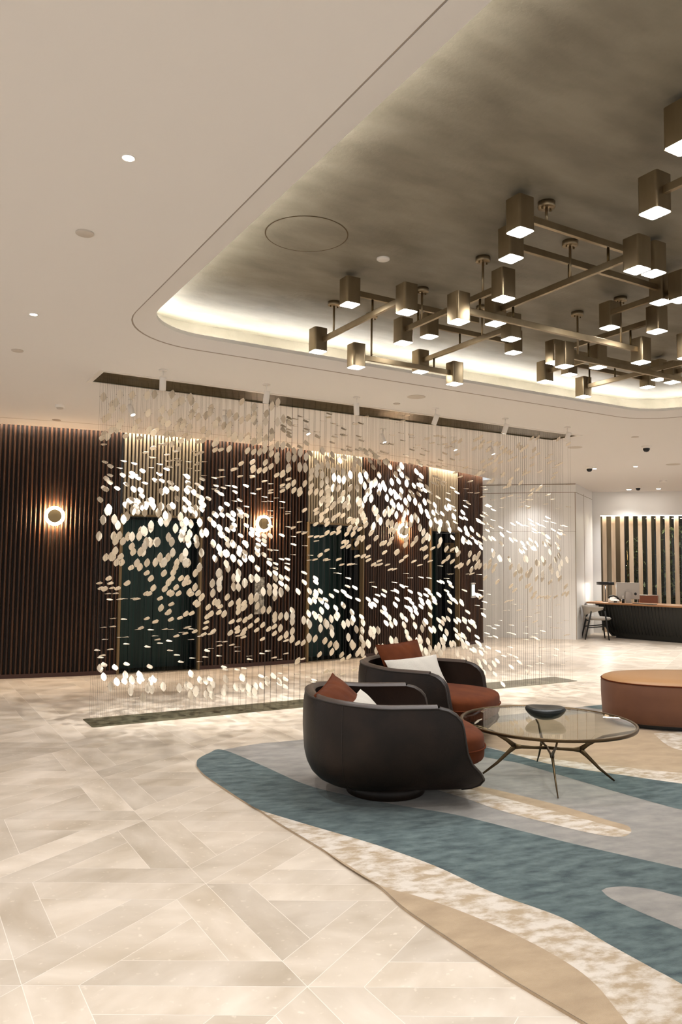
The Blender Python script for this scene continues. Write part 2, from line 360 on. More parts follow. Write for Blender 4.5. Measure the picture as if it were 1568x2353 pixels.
# ------------------------------------------------------------------ slatted wall, lifts
BAYS = [(2.84, 3.99), (5.83, 6.97), (8.71, 9.65)]
DH = 2.21
def slat_panel(x0, x1, z0, z1, mats, pitch, w, name, label, cat, plinth):
    root = empty(name, ((x0+x1)/2, arc((x0+x1)/2), 0), 0, label, cat); ox, oy = root.location.x, root.location.y
    mb = MB(); n = max(1, round((x1-x0)/pitch)); st = (x1-x0)/n
    for i in range(n):
        x = x0+st*(i+.5); rz = math.atan((x-4.3)/15); y = arc(x, .018)
        pts = []
        for q in range(7): a = PI+PI*q/6; pts.append((math.cos(a)*w/2, math.sin(a)*.022))
        pts.append((w/2, .014)); pts.append((-w/2, .014))
        cs, sn = math.cos(rz), math.sin(rz); pts = [(x-ox+px*cs-py*sn, y-oy+px*sn+py*cs) for px, py in pts]
        mb.prism(pts, z0+plinth, z1, 0, True)
    mb.build('slats', mats[0], root)
    k = 10; b = MB(); xs = [x0+(x1-x0)*i/k for i in range(k+1)]
    P = [(x-ox, arc(x)-oy) for x in xs]+[(x-ox, arc(x, -.08)-oy) for x in reversed(xs)]
    b.prism(P, z0, z1); b.build('backing', mats[1], root)
    if plinth:
        p = MB(); P = [(x-ox, arc(x, .045)-oy) for x in xs]+[(x-ox, arc(x, 0)-oy) for x in reversed(xs)]
        p.prism(P, z0, z0+plinth); p.build('plinth', M['wood_base'], root)
    return root
TOPZ = 3.56
W = (M['wood'], M['wood_gap']); B = (M['slat_beige'], M['beige_gap'])
slat_panel(-2.5, BAYS[0][0]-.02, 0.0, TOPZ, W, .0575, .032, 'slatted_wall_panel', 'long dark wood slatted wall panel left of the first lift door', 'wall panel', .055)
slat_panel(BAYS[0][1]+.02, BAYS[1][0]-.02, 0.0, TOPZ, W, .0575, .032, 'slatted_wall_panel', 'dark wood slatted panel between the first and second lift doors', 'wall panel', .055)
slat_panel(BAYS[1][1]+.02, BAYS[2][0]-.02, 0.0, TOPZ, W, .0575, .032, 'slatted_wall_panel', 'dark wood slatted panel between the second and third lift doors', 'wall panel', .055)
slat_panel(BAYS[2][1]+.02, 10.62, 0.0, TOPZ, W, .0575, .032, 'slatted_wall_panel', 'narrow dark wood slatted panel at the right end of the lift wall', 'wall panel', .055)
for (a, b), t in zip(BAYS, ('first', 'second', 'third')):
    slat_panel(a, b, DH+.04, TOPZ, B, .052, .034, 'champagne_slat_panel', 'pale champagne slatted panel above the %s lift door from the left' % t, 'wall panel', 0)
for bi, (a, b) in enumerate(BAYS):
    xc = (a+b)/2; rz = math.atan((xc-4.3)/15); yc = arc(xc); w = (b-a)
    root = empty('door_%d' % (bi+1), (xc, yc, 0), rz); root['kind'] = 'structure'
    fr = MB(); fr.box((-w/2-.006, -.02, DH/2+.01), (.03, .09, DH+.02)); fr.box((w/2+.006, -.02, DH/2+.01), (.03, .09, DH+.02)); fr.box((0, -.02, DH+.025), (w+.04, .09, .03))
    fr.build('door_frame', M['frame_brass'], root)
    D = .42
    rv = MB(); rv.box((-w/2-.03, D/2+.03, DH/2), (.05, D, DH)); rv.box((w/2+.03, D/2+.03, DH/2), (.05, D, DH)); rv.box((0, D/2+.03, DH+.03), (w+.1, D, .05))
    rv.box((0, D+.11, (DH+.15)/2), (w+.16, .03, DH+.15)); rv.box((0, D/2+.06, DH+.075), (w+.16, D+.1, .05)); rv.build('door_reveal', M['reveal'], root)  # unseen back panel and top cover, added to stop light leaking round the leaves
    for sgn in (-1, 1):
        lf = MB()
        for q in range(5):
            ww = w/2/5; lf.box((sgn*(.003+ww*(q+.5)), D+.03+(.004 if q % 2 else 0), DH/2), (ww-.002, .03, DH-.02))
        lf.build('door_leaf', M['lift'], root)
    sl = MB(); sl.box((0, D/2+.03, .003), (w-.02, D, .006)); sl.build('door_sill', M['brass_dark'], root)
# call panel, lift signs, tablet
x = 4.95; o = MB(); rz = math.atan((x-4.3)/15)
root = empty('lift_call_panel', (x, arc(x, .06), .79), rz, 'tall narrow mirrored steel call plate between the first two lift doors', 'call panel')
MB().box((0, 0, .285), (.17, .022, .57)).build('face_plate', mat('patterned_steel', 'B9AE9C', .25, metal=.9, noise=('6F6658', 22, 3, (1, 1, 1), .4, .6), bump=.8, bscale=18), root, bevel=.002)
MB().cyl((0, 0, 0), .012, .006, 16, M4=Matrix.Translation((0, -.011, .3)) @ Matrix.Rotation(PI/2, 4, 'X')).build('button', M['white_metal'], root)
for bi, lab in ((1, 'second'), (2, 'third')):
    a, b = BAYS[bi]; xc = (a+b)/2; rz = math.atan((xc-4.3)/15); w = b-a
    Mx = Matrix.Translation((xc, arc(xc), 0)) @ Matrix.Rotation(rz, 4, 'Z')
    root = empty('lift_sign', Mx @ Vector((w/2-.004, .16, 1.92)), rz, 'square brass sign with black curved mark in the reveal of the %s lift door' % lab, 'sign')
    MB().box((0, 0, 0), (.008, .22, .2)).build('sign_plate', mat('sign_brass', 'A98A5C', .4, metal=.6), root)
    sg = MB(); pts = [(-.03, -.07), (.02, -.06), (.05, -.02), (.045, .04), (.0, .075), (-.02, .06), (.01, .02), (.005, -.02), (-.02, -.04)]
    pts = spline(pts, 4, True); n = len(pts)
    sg.add([(-.0055, y, z) for y, z in pts]+[(-.004, y, z) for y, z in pts], [tuple(range(n))]+[(i, (i+1) % n, (i+1) % n+n, i+n) for i in range(n)])
    sg.build('sign_mark', M['black'], root)
x = 10.17; rz = math.atan((x-4.3)/15)
root = empty('wall_tablet', (x, arc(x, .06), .93), rz, 'small lit pale blue tablet screen on the right end of the lift wall', 'tablet')
MB().box((0, 0, .15), (.135, .02, .31)).build('tablet_body', M['silver'], root)
MB().box((0, -.0115, .15), (.115, .003, .22)).build('tablet_screen', M['E_screen'], root)
for zb_ in (.285, .015): MB().box((0, -.012, zb_), (.16, .02, .02)).build('bracket', M['white_metal'], root)
# sconces
def sconce(x, label):
    rz = math.atan((x-4.3)/15)
    r = empty('wall_sconce', (x, arc(x, .04), 2.185), rz, label, 'wall lamp', 'round sconces on the slatted wall')
    T = Matrix.Rotation(PI/2, 4, 'X')      # local z -> -y
    MB().lathe([(.0005, 0), (.05, 0), (.05, .05), (.0005, .05)], n=32, M4=T).build('mount', M['brass'], r)
    MB().lathe([(.118, .022), (.122, .022), (.122, .036), (.118, .036)], n=48, M4=T).build('halo_ring', M['E_sconce_side'], r)
    MB().lathe([(.088, .052), (.128, .052), (.132, .048), (.132, .044), (.088, .044)], n=48, M4=T).build('light_ring', M['E_sconce'], r)
    MB().lathe([(.0005, .066), (.086, .066), (.09, .062), (.09, .05), (.0005, .05)], n=48, M4=T).build('centre_disc', mat('brushed_disc', '9C8A66', .5, metal=.3), r)
    MB().lathe([(.132, .03), (.152, .04), (.156, .055), (.152, .062), (.132, .056)], n=48, M4=T).build('glass_rim', M['glass_clear'], r)
    return r
sconce(1.945, 'round glowing ring sconce on the slatted wall at far left, clear of the sculpture')
sconce(4.99, 'round ring sconce on the slats behind the sculpture, between first and second lift')
sconce(7.93, 'round ring sconce on the slats behind the sculpture, between second and third lift')
# ------------------------------------------------------------------ pale walls and reception
def wallseg(mb, a, b, z0, z1, th=.12, mi=0):
    a = Vector(a); b = Vector(b); d = (b-a).normalized(); n = Vector((-d.y, d.x))*th
    mb.prism([tuple(a), tuple(b), tuple(b+n), tuple(a+n)], z0, z1, mi)
C0 = (11.45, 13.26); C1 = (12.93, 11.80)
C2a = Vector((13.75, 12.30)); C2 = (14.62, 12.83)
wr = MB(); wallseg(wr, C0, C1, 0, ZC); wallseg(wr, C1, C2, 0, ZC, .12)
wallseg(wr, (10.62, arc(10.62)), (10.9, arc(10.9)+1.2), 0, ZC, .1); wallseg(wr, (10.4, 14.1), C0, 0, ZC)
o = wr.build('wall_right', M['wallpaint']); tag(o, kind='structure')
tr = MB()
d0 = (Vector(C1)-Vector(C0)).normalized(); nrm = Vector((d0.y, -d0.x))
def strip(a, b, z, h, off=.002, mi=0):
    a = Vector(a); b = Vector(b); d = (b-a).normalized(); n = Vector((d.y, -d.x))*off
    tr.prism([tuple(a), tuple(b), tuple(b+n), tuple(a+n)], z, z+h, mi)
strip(C0, C1, 3.20, .012); strip(C0, C1, ZC-.02, .018); strip(C1, C2, 3.20, .01)
strip(C0, C1, 2.35, .005)
for t in (.25, .5, .75):
    p = Vector(C0).lerp(Vector(C1), t); strip(p, p+d0*.006, 0, 3.2)
d1 = (Vector(C2)-Vector(C1)).normalized(); p = Vector(C1); strip(p-d0*.02, p-d0*.006, 0, 3.2)
p = Vector(C1).lerp(Vector(C2), .46); strip(p, p+d1*.03, 0, 3.25)
o = tr.build('trim_1', mat('panel_joint', '8A7A68', .6)); tag(o, kind='structure')
# bulkhead over the reception, running down-right at 45 degrees
bd = Vector((.695, -.719)).normalized(); bn = Vector((bd.y, -bd.x))*-1   # bn points away from camera
if bn.x < 0: bn = -bn
K0 = Vector((14.77, 12.92)); Kx = lambda s, t=0: K0+bd*s+bn*t
def zat(P, px, py):
    dd = ray(px, py); t = math.hypot(P.x, P.y)/math.hypot(dd.x, dd.y); return EYE+dd.z*t
bk = MB()
ZB = 2.83
bk.prism([tuple(Kx(-.3)), tuple(Kx(7)), tuple(Kx(7, .12)), tuple(Kx(-.3, .12))], ZB, ZC)
bk.prism([tuple(Kx(-.3)), tuple(Kx(.16)), tuple(Kx(.16, .12)), tuple(Kx(-.3, .12))], 0, ZB)
bk.prism([tuple(Kx(-.3, .12)), tuple(Kx(7, .12)), tuple(Kx(7, .7)), tuple(Kx(-.3, .7))], ZB+.25, ZB+.3)
o = bk.build('wall_back', M['wallpaint']); tag(o, kind='structure')
st = MB(); st.prism([tuple(Kx(.1, .13)), tuple(Kx(7, .13)), tuple(Kx(7, .16)), tuple(Kx(.1, .16))], ZB-.006, ZB+.012)
o = st.build('reception_light_strip', M['E_slot2']); tag(o, 'bright light strip along the top of the pale slat screen behind reception', 'light strip')
sc = empty('slat_screen', (*Kx(1.5, .3), 0), 0, 'tall screen of pale upright timber slats behind the reception desk', 'screen')
for i in range(14):
    p = Kx(.26+i*.205, .26)-Vector(sc.location[:2])
    s_ = MB(); s_.box((p.x, p.y, 1.5), (.095, .05, 3.0), math.atan2(bd.y, bd.x)); s_.build('slat', M['screenslat'], sc)
rb = MB(); rb.prism([tuple(Kx(-.3, .75)), tuple(Kx(.75, .75)), tuple(Kx(.75, .8)), tuple(Kx(-.3, .8))], 0, 3.2)
o = rb.build('wall_reception', M['brownwall']); tag(o, kind='structure')
wf = MB(); wf.prism([tuple(Kx(.75, .8)), tuple(Kx(7, .8)), tuple(Kx(7, .86)), tuple(Kx(.75, .86))], 0, .25)
for q in (.75, 2.3, 3.9): wf.prism([tuple(Kx(q, .8)), tuple(Kx(q+.05, .8)), tuple(Kx(q+.05, .86)), tuple(Kx(q, .86))], .25, 3.2)
root = empty('window_1', (*Kx(2, .8), 0)); root['kind'] = 'structure'
def relv(mb, root):
    mb.v = [(v[0]-root.location.x, v[1]-root.location.y, v[2]-root.location.z) for v in mb.v]; return mb
relv(wf, root).build('window_frame', M['black'], root)
gl = MB(); gl.prism([tuple(Kx(.75, .825)), tuple(Kx(7, .825)), tuple(Kx(7, .832)), tuple(Kx(.75, .832))], .25, 3.2)
relv(gl, root).build('window_pane', M['glass_win'], root)
nb = MB(); nb.prism([tuple(Kx(-2, 4.5)), tuple(Kx(9, 4.5)), tuple(Kx(9, 4.6)), tuple(Kx(-2, 4.6))], -.1, 4.4)
o = nb.build('wall_outside', M['night']); tag(o, kind='structure')
random.seed(11)
for (s0, t0, hh, lab) in ((.9, 1.5, 2.3, 'dark leafy shrub outside the window, leftmost behind the slats'), (2.15, 2.2, 2.7, 'tall dark leafy shrub outside the window, behind the middle slats'), (3.5, 1.6, 2.5, 'dark leafy shrub outside the window, near the right frame edge')):
    b = Kx(s0, t0); r = empty('garden_shrub', (b.x, b.y, 0), 0, lab, 'shrub')
    MB().tube([(0, 0, 0), (.04, .02, hh*.4), (-.03, 0, hh*.9)], [.04, .03, .01]).build('stem', M['brass_dark'], r)
    lf = MB()
    for i in range(420):
        a = random.random()*2*PI; z = hh*(.2+.8*random.random()); rr = .55*math.sqrt(random.random())*(1.1-.5*z/hh)
        c = Vector((rr*math.cos(a), rr*math.sin(a), z)); u = Vector((random.gauss(0, 1), random.gauss(0, 1), random.gauss(0, .7)-.4)).normalized(); v = u.cross(Vector((random.random(), random.random(), 1))).normalized()
        L_ = .13+.08*random.random(); lf.add([c, c+u*L_*.5+v*.022, c+u*L_, c+u*L_*.5-v*.022], [(0, 1, 2, 3)])
    o = lf.build('foliage', M['leafg'], r)
for (s0, zz, lab) in ((.95, 1.62, 'small warm lamp glowing in the dark outside the window, low left'), (2.95, 2.32, 'warm light glowing outside the window, upper right behind the slats'), (3.2, 2.7, 'warm light glowing outside the window, highest at the frame edge')):
    b = Kx(s0, 3.2); r = empty('garden_lamp', (b.x, b.y, zz), 0, lab, 'lamp')
    MB().lathe([(.001, -.07), (.05, -.05), (.07, 0), (.05, .05), (.001, .07)], n=16).build('globe', M['E_far'], r)
    MB().tube([(0, 0, .07), (0, 0, 4.3-zz)], .01).build('cord', M['black'], r)
L_ = bpy.data.lights.new('shrub_fill_light', 'POINT'); L_.energy = 60; L_.color = (1, .88, .7); L_.shadow_soft_size = .1  # added point light without a fixture, brightens the shrub leaves
o = bpy.data.objects.new('shrub_fill_light', L_); COL.objects.link(o); q_ = Kx(1.6, 1.15); o.location = (q_.x, q_.y, 2.9)
# desk
def desk():
    P = [at(1352, 1384, .78), at(1568, 1394.5, .78)]
    a = Vector((13.70, 12.12)); b = Vector((14.16, 10.05)); d = (b-a).normalized(); n = Vector((-d.y, d.x))
    if n.x < 0: n = -n
    r = empty('reception_desk', (a.x, a.y, 0), math.atan2(d.y, d.x), 'long dark ribbed reception desk with a thin oak top and rounded end', 'desk')
    # local: x along the desk, y towards the camera is negative cross
    y = (Matrix.Rotation(-math.atan2(d.y, d.x), 3, 'Z') @ Vector((n.x, n.y, 0))).y  # +1 means behind is +y
    Y = lambda v: v*y
    top = spline([(-.18, Y(.30)), (-.12, Y(.06)), (.10, 0), (1.2, Y(-.02)), (5, 0), (5, Y(.8)), (0.2, Y(.8)), (-.12, Y(.6))], 6, True)
    if y < 0: top = list(reversed(top))
    MB().prism(top, .752, .785).build('desk_top', M['deskwood'], r)
    def ring(off, x0): return [(x0, Y(.34)), (x0+.06, Y(.12+off)), (x0+.28, Y(.05+off)), (1.2, Y(.03+off)), (4.9, Y(.05+off)), (4.9, Y(.7)), (x0+.3, Y(.7)), (x0+.03, Y(.55))]
    body = MB(); lv = [(.03, .26, .34), (.12, .22, .26), (.3, .12, .14), (.55, .04, .06), (.752, 0, 0)]; P = []
    for z, off, x0 in lv:
        rg = spline(ring(off, x0), 10, True); P.append([(px+(0), py, z) for px, py in rg])
    body.grid(P, 0, True, True); body.add([p for p in P[0]], [tuple(range(len(P[0])))]); body.build('desk_body', M['deskfront'], r)
    ribs = MB()
    for i in range(60):
        x = .35+i*.075; ribs.tube([(x+.0, Y(.03+o_), z) for z, o_, _ in lv[1:]], .012, 5)
    ribs.build('ribs', M['deskfront'], r)
    pl = MB(); pl.box((2.6, Y(.5), .02), (4.3, .36, .04)); pl.build('plinth', M['black'], r)
    return r, d, n
DESK, dd_, dn_ = desk()
dxy = lambda px, z=.785, t=.35: None
def on_desk(s, t): p = Vector(DESK.location[:2])+dd_*s+dn_*t; return (p.x, p.y, .785)
def desk_px(px, t=.4):                     # desk-top spot seen in photo column px, t behind the front edge
    best = None
    for i in range(500):
        s = -.2+i*.01; p = on_desk(s, t); q = Vector(p)-Vector((0, 0, EYE)); X = 784+FPX*q.dot(cR)/q.dot(cF)
        if best is None or abs(X-px) < best[0]: best = (abs(X-px), p)
    return best[1]
RZ = math.atan2(cR.y, cR.x)
p = desk_px(1392, .45)
r = empty('desk_lamp', p, RZ, 'black flat drum shade table lamp at the left end of the reception desk', 'lamp')
MB().lathe([(.0005, 0), (.07, 0), (.07, .012), (.0005, .014)], n=24).build('base', M['black'], r)
MB().tube([(0, 0, .01), (0, 0, .40)], .008).build('stem', M['black'], r)
MB().lathe([(.0005, .455), (.19, .455), (.195, .45), (.195, .39), (.19, .385), (.188, .39), (.188, .44), (.0005, .44)], n=40).build('shade', M['black'], r)
p = desk_px(1444, .5)
r = empty('computer_monitor', p, RZ-.2, 'silver desktop monitor seen from behind on the reception desk', 'monitor')
MB().box((0, 0, .265), (.5, .02, .37), taper=1).build('housing', M['silver'], r, bevel=.006)
MB().box((0, .013, .27), (.46, .003, .32)).build('screen', M['black'], r)
mb = MB(); mb.box((0, -.05, .12), (.12, .012, .24)); mb.box((0, -.03, .005), (.17, .15, .01)); mb.build('stand', M['silver'], r)
MB().cyl((0, 0, 0), .03, .008, 16, M4=Matrix.Translation((.16, -.012, .2)) @ Matrix.Rotation(PI/2, 4, 'X')).build('port_cap', M['black'], r)
p = desk_px(1411, .22)
r = empty('desk_telephone', p, RZ, 'white and black desk telephone with raised handset beside the desk lamp', 'telephone')
mb = MB(); mb.add([(-.1, -.09, 0), (.1, -.09, 0), (.1, .09, 0), (-.1, .09, 0), (-.1, -.09, .05), (.1, -.09, .05), (.1, .09, .12), (-.1, .09, .12)], [(3, 2, 1, 0), (4, 5, 6, 7), (0, 1, 5, 4), (1, 2, 6, 5), (2, 3, 7, 6), (3, 0, 4, 7)]); mb.build('body', M['white_metal'], r, bevel=.008)
MB().tube([(-.12, .0, .10), (-.08, .0, .14), (0, .02, .155), (.08, .02, .12), (.12, .0, .06)], [.025, .02, .016, .02, .025], 10).build('handset', M['black'], r)
MB().box((.0, -.092, .025), (.07, .004, .03)).build('display', M['black'], r)
p = desk_px(1433, .3)
r = empty('pen_cup', p, RZ, 'small dark pen cup beside the monitor on the reception desk', 'pen cup')
MB().lathe([(.0005, 0), (.03, 0), (.032, .09), (.028, .09), (.027, .01), (.0005, .01)], n=20).build('cup', M['black'], r)
for i, (a, b_) in enumerate(((.01, .0), (-.01, .008), (0, -.01))): MB().tube([(a*.5, b_*.5, .012), (a*1.6, b_*1.6, .16)], .004, 6).build('pen', M['white_metal'] if i else M['brass'], r)
p = desk_px(1483, .16)
o = MB().box((0, 0, .006), (.46, .2, .012)).build('desk_mat', M['black'], None, p, bevel=.004); o.rotation_euler = (0, 0, math.atan2(dd_.y, dd_.x)); tag(o, 'flat black mat lying near the front edge of the reception desk', 'desk mat')
# chair behind the desk
p = on_desk(1.05, 1.25); pc = desk_px(1495, 1.2)
r = empty('office_chair', (pc[0], pc[1], 0), RZ, 'tan leather office chair with pale frame behind the reception desk', 'chair')
MB().rbox((0, .12, .76), (.44, .05, .34), .02).build('backrest', M['tanleather'], r)
mb = MB(); mb.tube([(-.25, .12, .5), (-.25, .12, .94), (.25, .12, .94), (.25, .12, .5)], .014, 8); mb.build('back_frame', M['silver'], r)
MB().rbox((0, -.12, .47), (.48, .46, .07), .06).build('seat', M['tanleather'], r)
MB().tube([(0, -.1, .06), (0, -.1, .44)], .025, 10).build('column', M['silver'], r)
for k in range(5):
    a = 2*PI*k/5+.3; x, y = .28*math.cos(a), .28*math.sin(a)-.1
    lg = MB().tube([(0, -.1, .09), (x, y, .06)], [.02, .012], 6).build('leg', M['silver'], r)
    MB().lathe([(.001, -.025), (.02, -.02), (.026, 0), (.02, .02), (.001, .025)], (x, y, .026), 12).build('caster', M['black'], lg)
# guest chair
gp = at(1374, 1468.5, 0)
r = empty('guest_armchair', (gp.x, gp.y, 0), RZ-.15, 'mid-century armchair with pale grey back and black legs at the left end of the desk', 'chair')
for (x, y, tx, ty, h) in ((-.30, -.24, -.15, -.22, .68), (-.30, .24, -.15, .2, .68), (.20, -.24, .12, -.22, .62), (.20, .24, .12, .2, .62)):
    MB().tube([(x, y, 0), ((x+tx)/2, (y+ty)/2, h*.5), (tx, ty, h)], [.013, .02, .014], 8).build('leg', M['black_wood'], r)
mb = MB(); mb.tube([(-.23, -.23, .26), (.17, -.23, .30)], .012, 6); mb.tube([(-.23, .22, .26), (.17, .22, .30)], .012, 6); mb.tube([(-.2, -.22, .40), (-.2, .22, .40)], .014, 6); mb.build('stretcher', M['black_wood'], r)
MB().lathe([(.001, -.03), (.22, -.03), (.26, 0), (.24, .03), (.12, .045), (.001, .05)], (.02, 0, .45), 28, sx=1.05, sy=.95).build('seat', M['fabric_grey'], r)
P = []
for j in range(7):
    row = []
    for i in range(15):
        a = PI*.42+PI*1.16*i/14; hh = .56+.10*abs(math.cos((i-7)/7*PI/2))**.5*0; t = abs(i-7)/7
        z0 = .50+.15*t; z1 = .73-.03*t; v = j/6; z = z0+(z1-z0)*v; rr = .27+.05*v
        row.append((rr*math.cos(a)*1.05+.0, rr*math.sin(a), z))
    P.append(row)
o = MB().grid(P).build('backrest', M['fabric_grey'], r); s_ = o.modifiers.new('solid', 'SOLIDIFY'); s_.thickness = .03
# ------------------------------------------------------------------ ceiling fittings
def disc(name, x, y, r, h, m_, label, cat, z=ZC, group=None, lens=None, px=None):
    root = empty(name, (x, y, z), 0, label, cat, group)
    if lens:
        MB().lathe([(r, 0), (r, -h), (r*.86, -h-.001), (r*.8, -.002), (.0005, -.002)], n=28).build('trim_ring', m_, root)
        MB().lathe([(r*.78, -.003), (.0005, -.003)], n=24).build('lens', lens, root)
    else:
        MB().lathe([(r, 0), (r, -h*.8), (r*.96, -h), (.0005, -h)], n=28).build('cover', m_, root)
    return root
WM = M['white_metal']; GD = M['grey_disc']; E_ = M['E_spot']
disc('downlight', .865, 3.415, .032, .004, WM, 'brightest small downlight, in the plain white ceiling at upper left', 'downlight', lens=E_)
disc('downlight', .856, 6.011, .032, .004, WM, 'small lit downlight near the left edge, farther from the camera', 'downlight', lens=E_)
disc('ceiling_cover', .871, 4.347, .05, .008, GD, 'flat round grey cover plate in the ceiling between the two left downlights', 'ceiling cover')
disc('ceiling_cover', .895, 7.13, .05, .008, GD, 'flat round grey cover plate at the left edge beyond the second downlight', 'ceiling cover')
sd = disc('smoke_detector', 1.666, 9.374, .055, .03, WM, 'white smoke detector on the ceiling near the slatted wall, at left', 'smoke detector')
MB().lathe([(.04, -.03), (.034, -.045), (.0005, -.047)], n=24).build('sensor_cap', GD, sd)
disc('ceiling_cover', 1.808, 10.383, .055, .004, M['groove'], 'dark unlit round fitting in the ceiling just above the slatted wall', 'ceiling cover')
disc('ceiling_speaker', 4.904, 6.72, .10, .003, GD, 'round flush speaker grille in the ceiling between tray and sculpture', 'speaker')
disc('ceiling_cover', 4.918, 7.116, .04, .008, GD, 'small round cover between the third and fourth front spotlights', 'ceiling cover')
disc('ceiling_speaker', 9.027, 8.241, .11, .003, GD, 'round flush speaker grille just beyond the right end of the sculpture', 'speaker')
disc('ceiling_cover', 8.99, 7.11, .05, .005, GD, 'small round cover to the right of the last spotlight', 'ceiling cover')
disc('ceiling_speaker', 11.917, 8.627, .12, .003, GD, 'round flush speaker grille at the right edge of the ceiling', 'speaker')
disc('downlight', 11.627, 9.196, .04, .003, WM, 'lit downlight between the two nearest dome cameras at right', 'downlight', lens=E_)
disc('downlight', 11.276, 9.827, .04, .003, WM, 'lit downlight right beside the leftmost dome camera', 'downlight', lens=E_)
disc('downlight', 14.927, 11.999, .06, .003, WM, 'lit downlight near the bulkhead, left of the farthest dome camera', 'downlight', lens=E_)
disc('downlight', 15.296, 11.473, .06, .003, WM, 'lit downlight near the bulkhead, right of the farthest dome camera', 'downlight', lens=E_)
sd = disc('smoke_detector', 13.936, 10.333, .07, .035, WM, 'white smoke detector on the ceiling in front of the reception bulkhead', 'smoke detector')
for (x, y, lab) in ((9.804, 7.553, 'black dome camera on a white base, nearest one, right of the sculpture'), (11.004, 9.71, 'black dome camera, leftmost, beside a lit downlight'), (14.53, 11.431, 'black dome camera, farthest one, in front of the reception bulkhead')):
    r = empty('dome_camera', (x, y, ZC), 0, lab, 'security camera')
    MB().lathe([(.07, 0), (.07, -.02), (.055, -.035), (.0005, -.035)], n=24).build('base', WM, r)
    MB().lathe([(.05, -.035), (.048, -.06), (.03, -.085), (.0005, -.092)], n=24).build('dome', M['black'], r)
c = at(881, 594, ZT)
disc('ceiling_cover', c.x, c.y, .045, .01, WM, 'round white cover plate on the bronze tray ceiling beside the hatch', 'ceiling cover', z=ZT)
# ------------------------------------------------------------------ rug
def rug():
    Z0 = .012; mb = MB()
    P = lambda L: [tuple(at(x, y, Z0)[:2]) for x, y in L]
    def patch(top, bot, mi, z, k=5):
        t = spline(P(top), k); b = spline(P(bot), k); poly = t+list(reversed(b))
        tri = tessellate_polygon([[Vector((x, y, 0)) for x, y in poly]]); fs = []
        for a, b2, c in tri:
            n = (Vector(poly[b2])-Vector(poly[a])).cross(Vector(poly[c])-Vector(poly[a])); fs.append((a, b2, c) if n > 0 else (a, c, b2))
        mb.add([(x, y, z) for x, y in poly], fs, mi); return poly
    TOP = [(452, 1760), (455, 1745), (480, 1731), (512, 1723), (601, 1708), (690, 1700), (900, 1673), (1120, 1648), (1339, 1624), (1500, 1608), (1700, 1590)]
    BOT = [(452, 1760), (470, 1780), (520, 1814), (560, 1840), (597, 1861), (640, 1890), (740, 1950), (860, 2027), (925, 2083), (1000, 2135), (1160, 2240), (1350, 2353), (1560, 2480), (2000, 2740)]
    outl = patch(TOP, BOT, 0, Z0)
    n = len(outl); mb.add([(x, y, 0) for x, y in outl]+[(x, y, Z0) for x, y in outl], [(i, (i+1) % n, (i+1) % n+n, i+n) for i in range(n)], 4)
    lowteal = [(452, 1760), (470, 1780), (520, 1814), (560, 1840), (597, 1861), (700, 1893), (860, 1940), (1000, 1990), (1130, 2050), (1290, 2108), (1400, 2170), (1500, 2225), (1568, 2262), (1800, 2400)]
    patch([(452, 1760), (455, 1745), (480, 1731), (512, 1723), (600, 1758), (700, 1802), (800, 1828), (930, 1853), (1050, 1873), (1200, 1910), (1330, 1942), (1568, 1996), (1800, 2050)], lowteal, 1, Z0+.0012)
    tan = [(740, 1950), (800, 1993), (877, 2036), (966, 2062), (1071, 2099), (1190, 2151), (1294, 2207), (1369, 2263), (1443, 2353), (1560, 2480)]
    patch([(597, 1861), (700, 1893), (860, 1940), (1000, 1990), (1130, 2050), (1290, 2108), (1400, 2170), (1500, 2225), (1568, 2262), (1800, 2400)], [(597, 1861), (640, 1890), (740, 1950)]+tan[1:]+[(1700, 2560)], 2, Z0+.0009)
    patch(tan, [(740, 1950), (860, 2027), (925, 2083), (1000, 2135), (1160, 2240), (1350, 2353), (1500, 2440)], 3, Z0+.0016)
    patch([(980, 1797), (1063, 1800), (1145, 1816), (1294, 1853), (1391, 1883), (1443, 1898), (1452, 1912)], [(980, 1797), (1071, 1812), (1220, 1850), (1369, 1889), (1452, 1912)], 3, Z0+.0010)
    patch([(980, 1797), (1071, 1812), (1220, 1850), (1369, 1889), (1452, 1912)], [(980, 1797), (996, 1812), (1071, 1835), (1145, 1861), (1257, 1891), (1369, 1917), (1430, 1923), (1452, 1912)], 2, Z0+.0010)
    up = [(1040, 1712), (1095, 1714), (1145, 1724), (1200, 1739), (1264, 1756), (1350, 1770), (1443, 1783), (1568, 1801), (1800, 1830)]
    patch(up, [(1040, 1712), (1108, 1738), (1190, 1753), (1294, 1783), (1443, 1827), (1568, 1861), (1800, 1915)], 1, Z0+.0010)
    cr = [(1100, 1712), (1180, 1730), (1272, 1744), (1350, 1754), (1443, 1764), (1568, 1777), (1800, 1800)]
    patch(cr, [(1100, 1714)]+up[2:], 2, Z0+.0011)
    patch([(1040, 1700), (1120, 1665), (1339, 1640), (1500, 1622), (1700, 1604)], [(1040, 1702), (1100, 1710)]+cr[1:], 3, Z0+.0008)
    patch([(1503, 1686), (1540, 1683), (1600, 1680), (1800, 1675)], [(1503, 1686), (1533, 1712), (1568, 1725), (1700, 1760)], 2, Z0+.0014)
    patch([(1339, 1624), (1420, 1616), (1600, 1598)], [(1339, 1624), (1400, 1632), (1600, 1650)], 1, Z0+.0014)
    patch([(1383, 2047), (1400, 2040), (1443, 2038), (1500, 2045), (1568, 2062), (1800, 2120)], [(1383, 2047), (1406, 2066), (1480, 2100), (1568, 2137), (1800, 2240)], 0, Z0+.0018)
    o = mb.build('area_rug', [M['rug_grey'], M['rug_teal'], M['rug_cream'], M['rug_tan'], M['rug_tan']])
    tag(o, 'large area rug with flowing teal, grey, cream and tan shapes under the armchairs', 'rug')
rug()
RUG = .0145
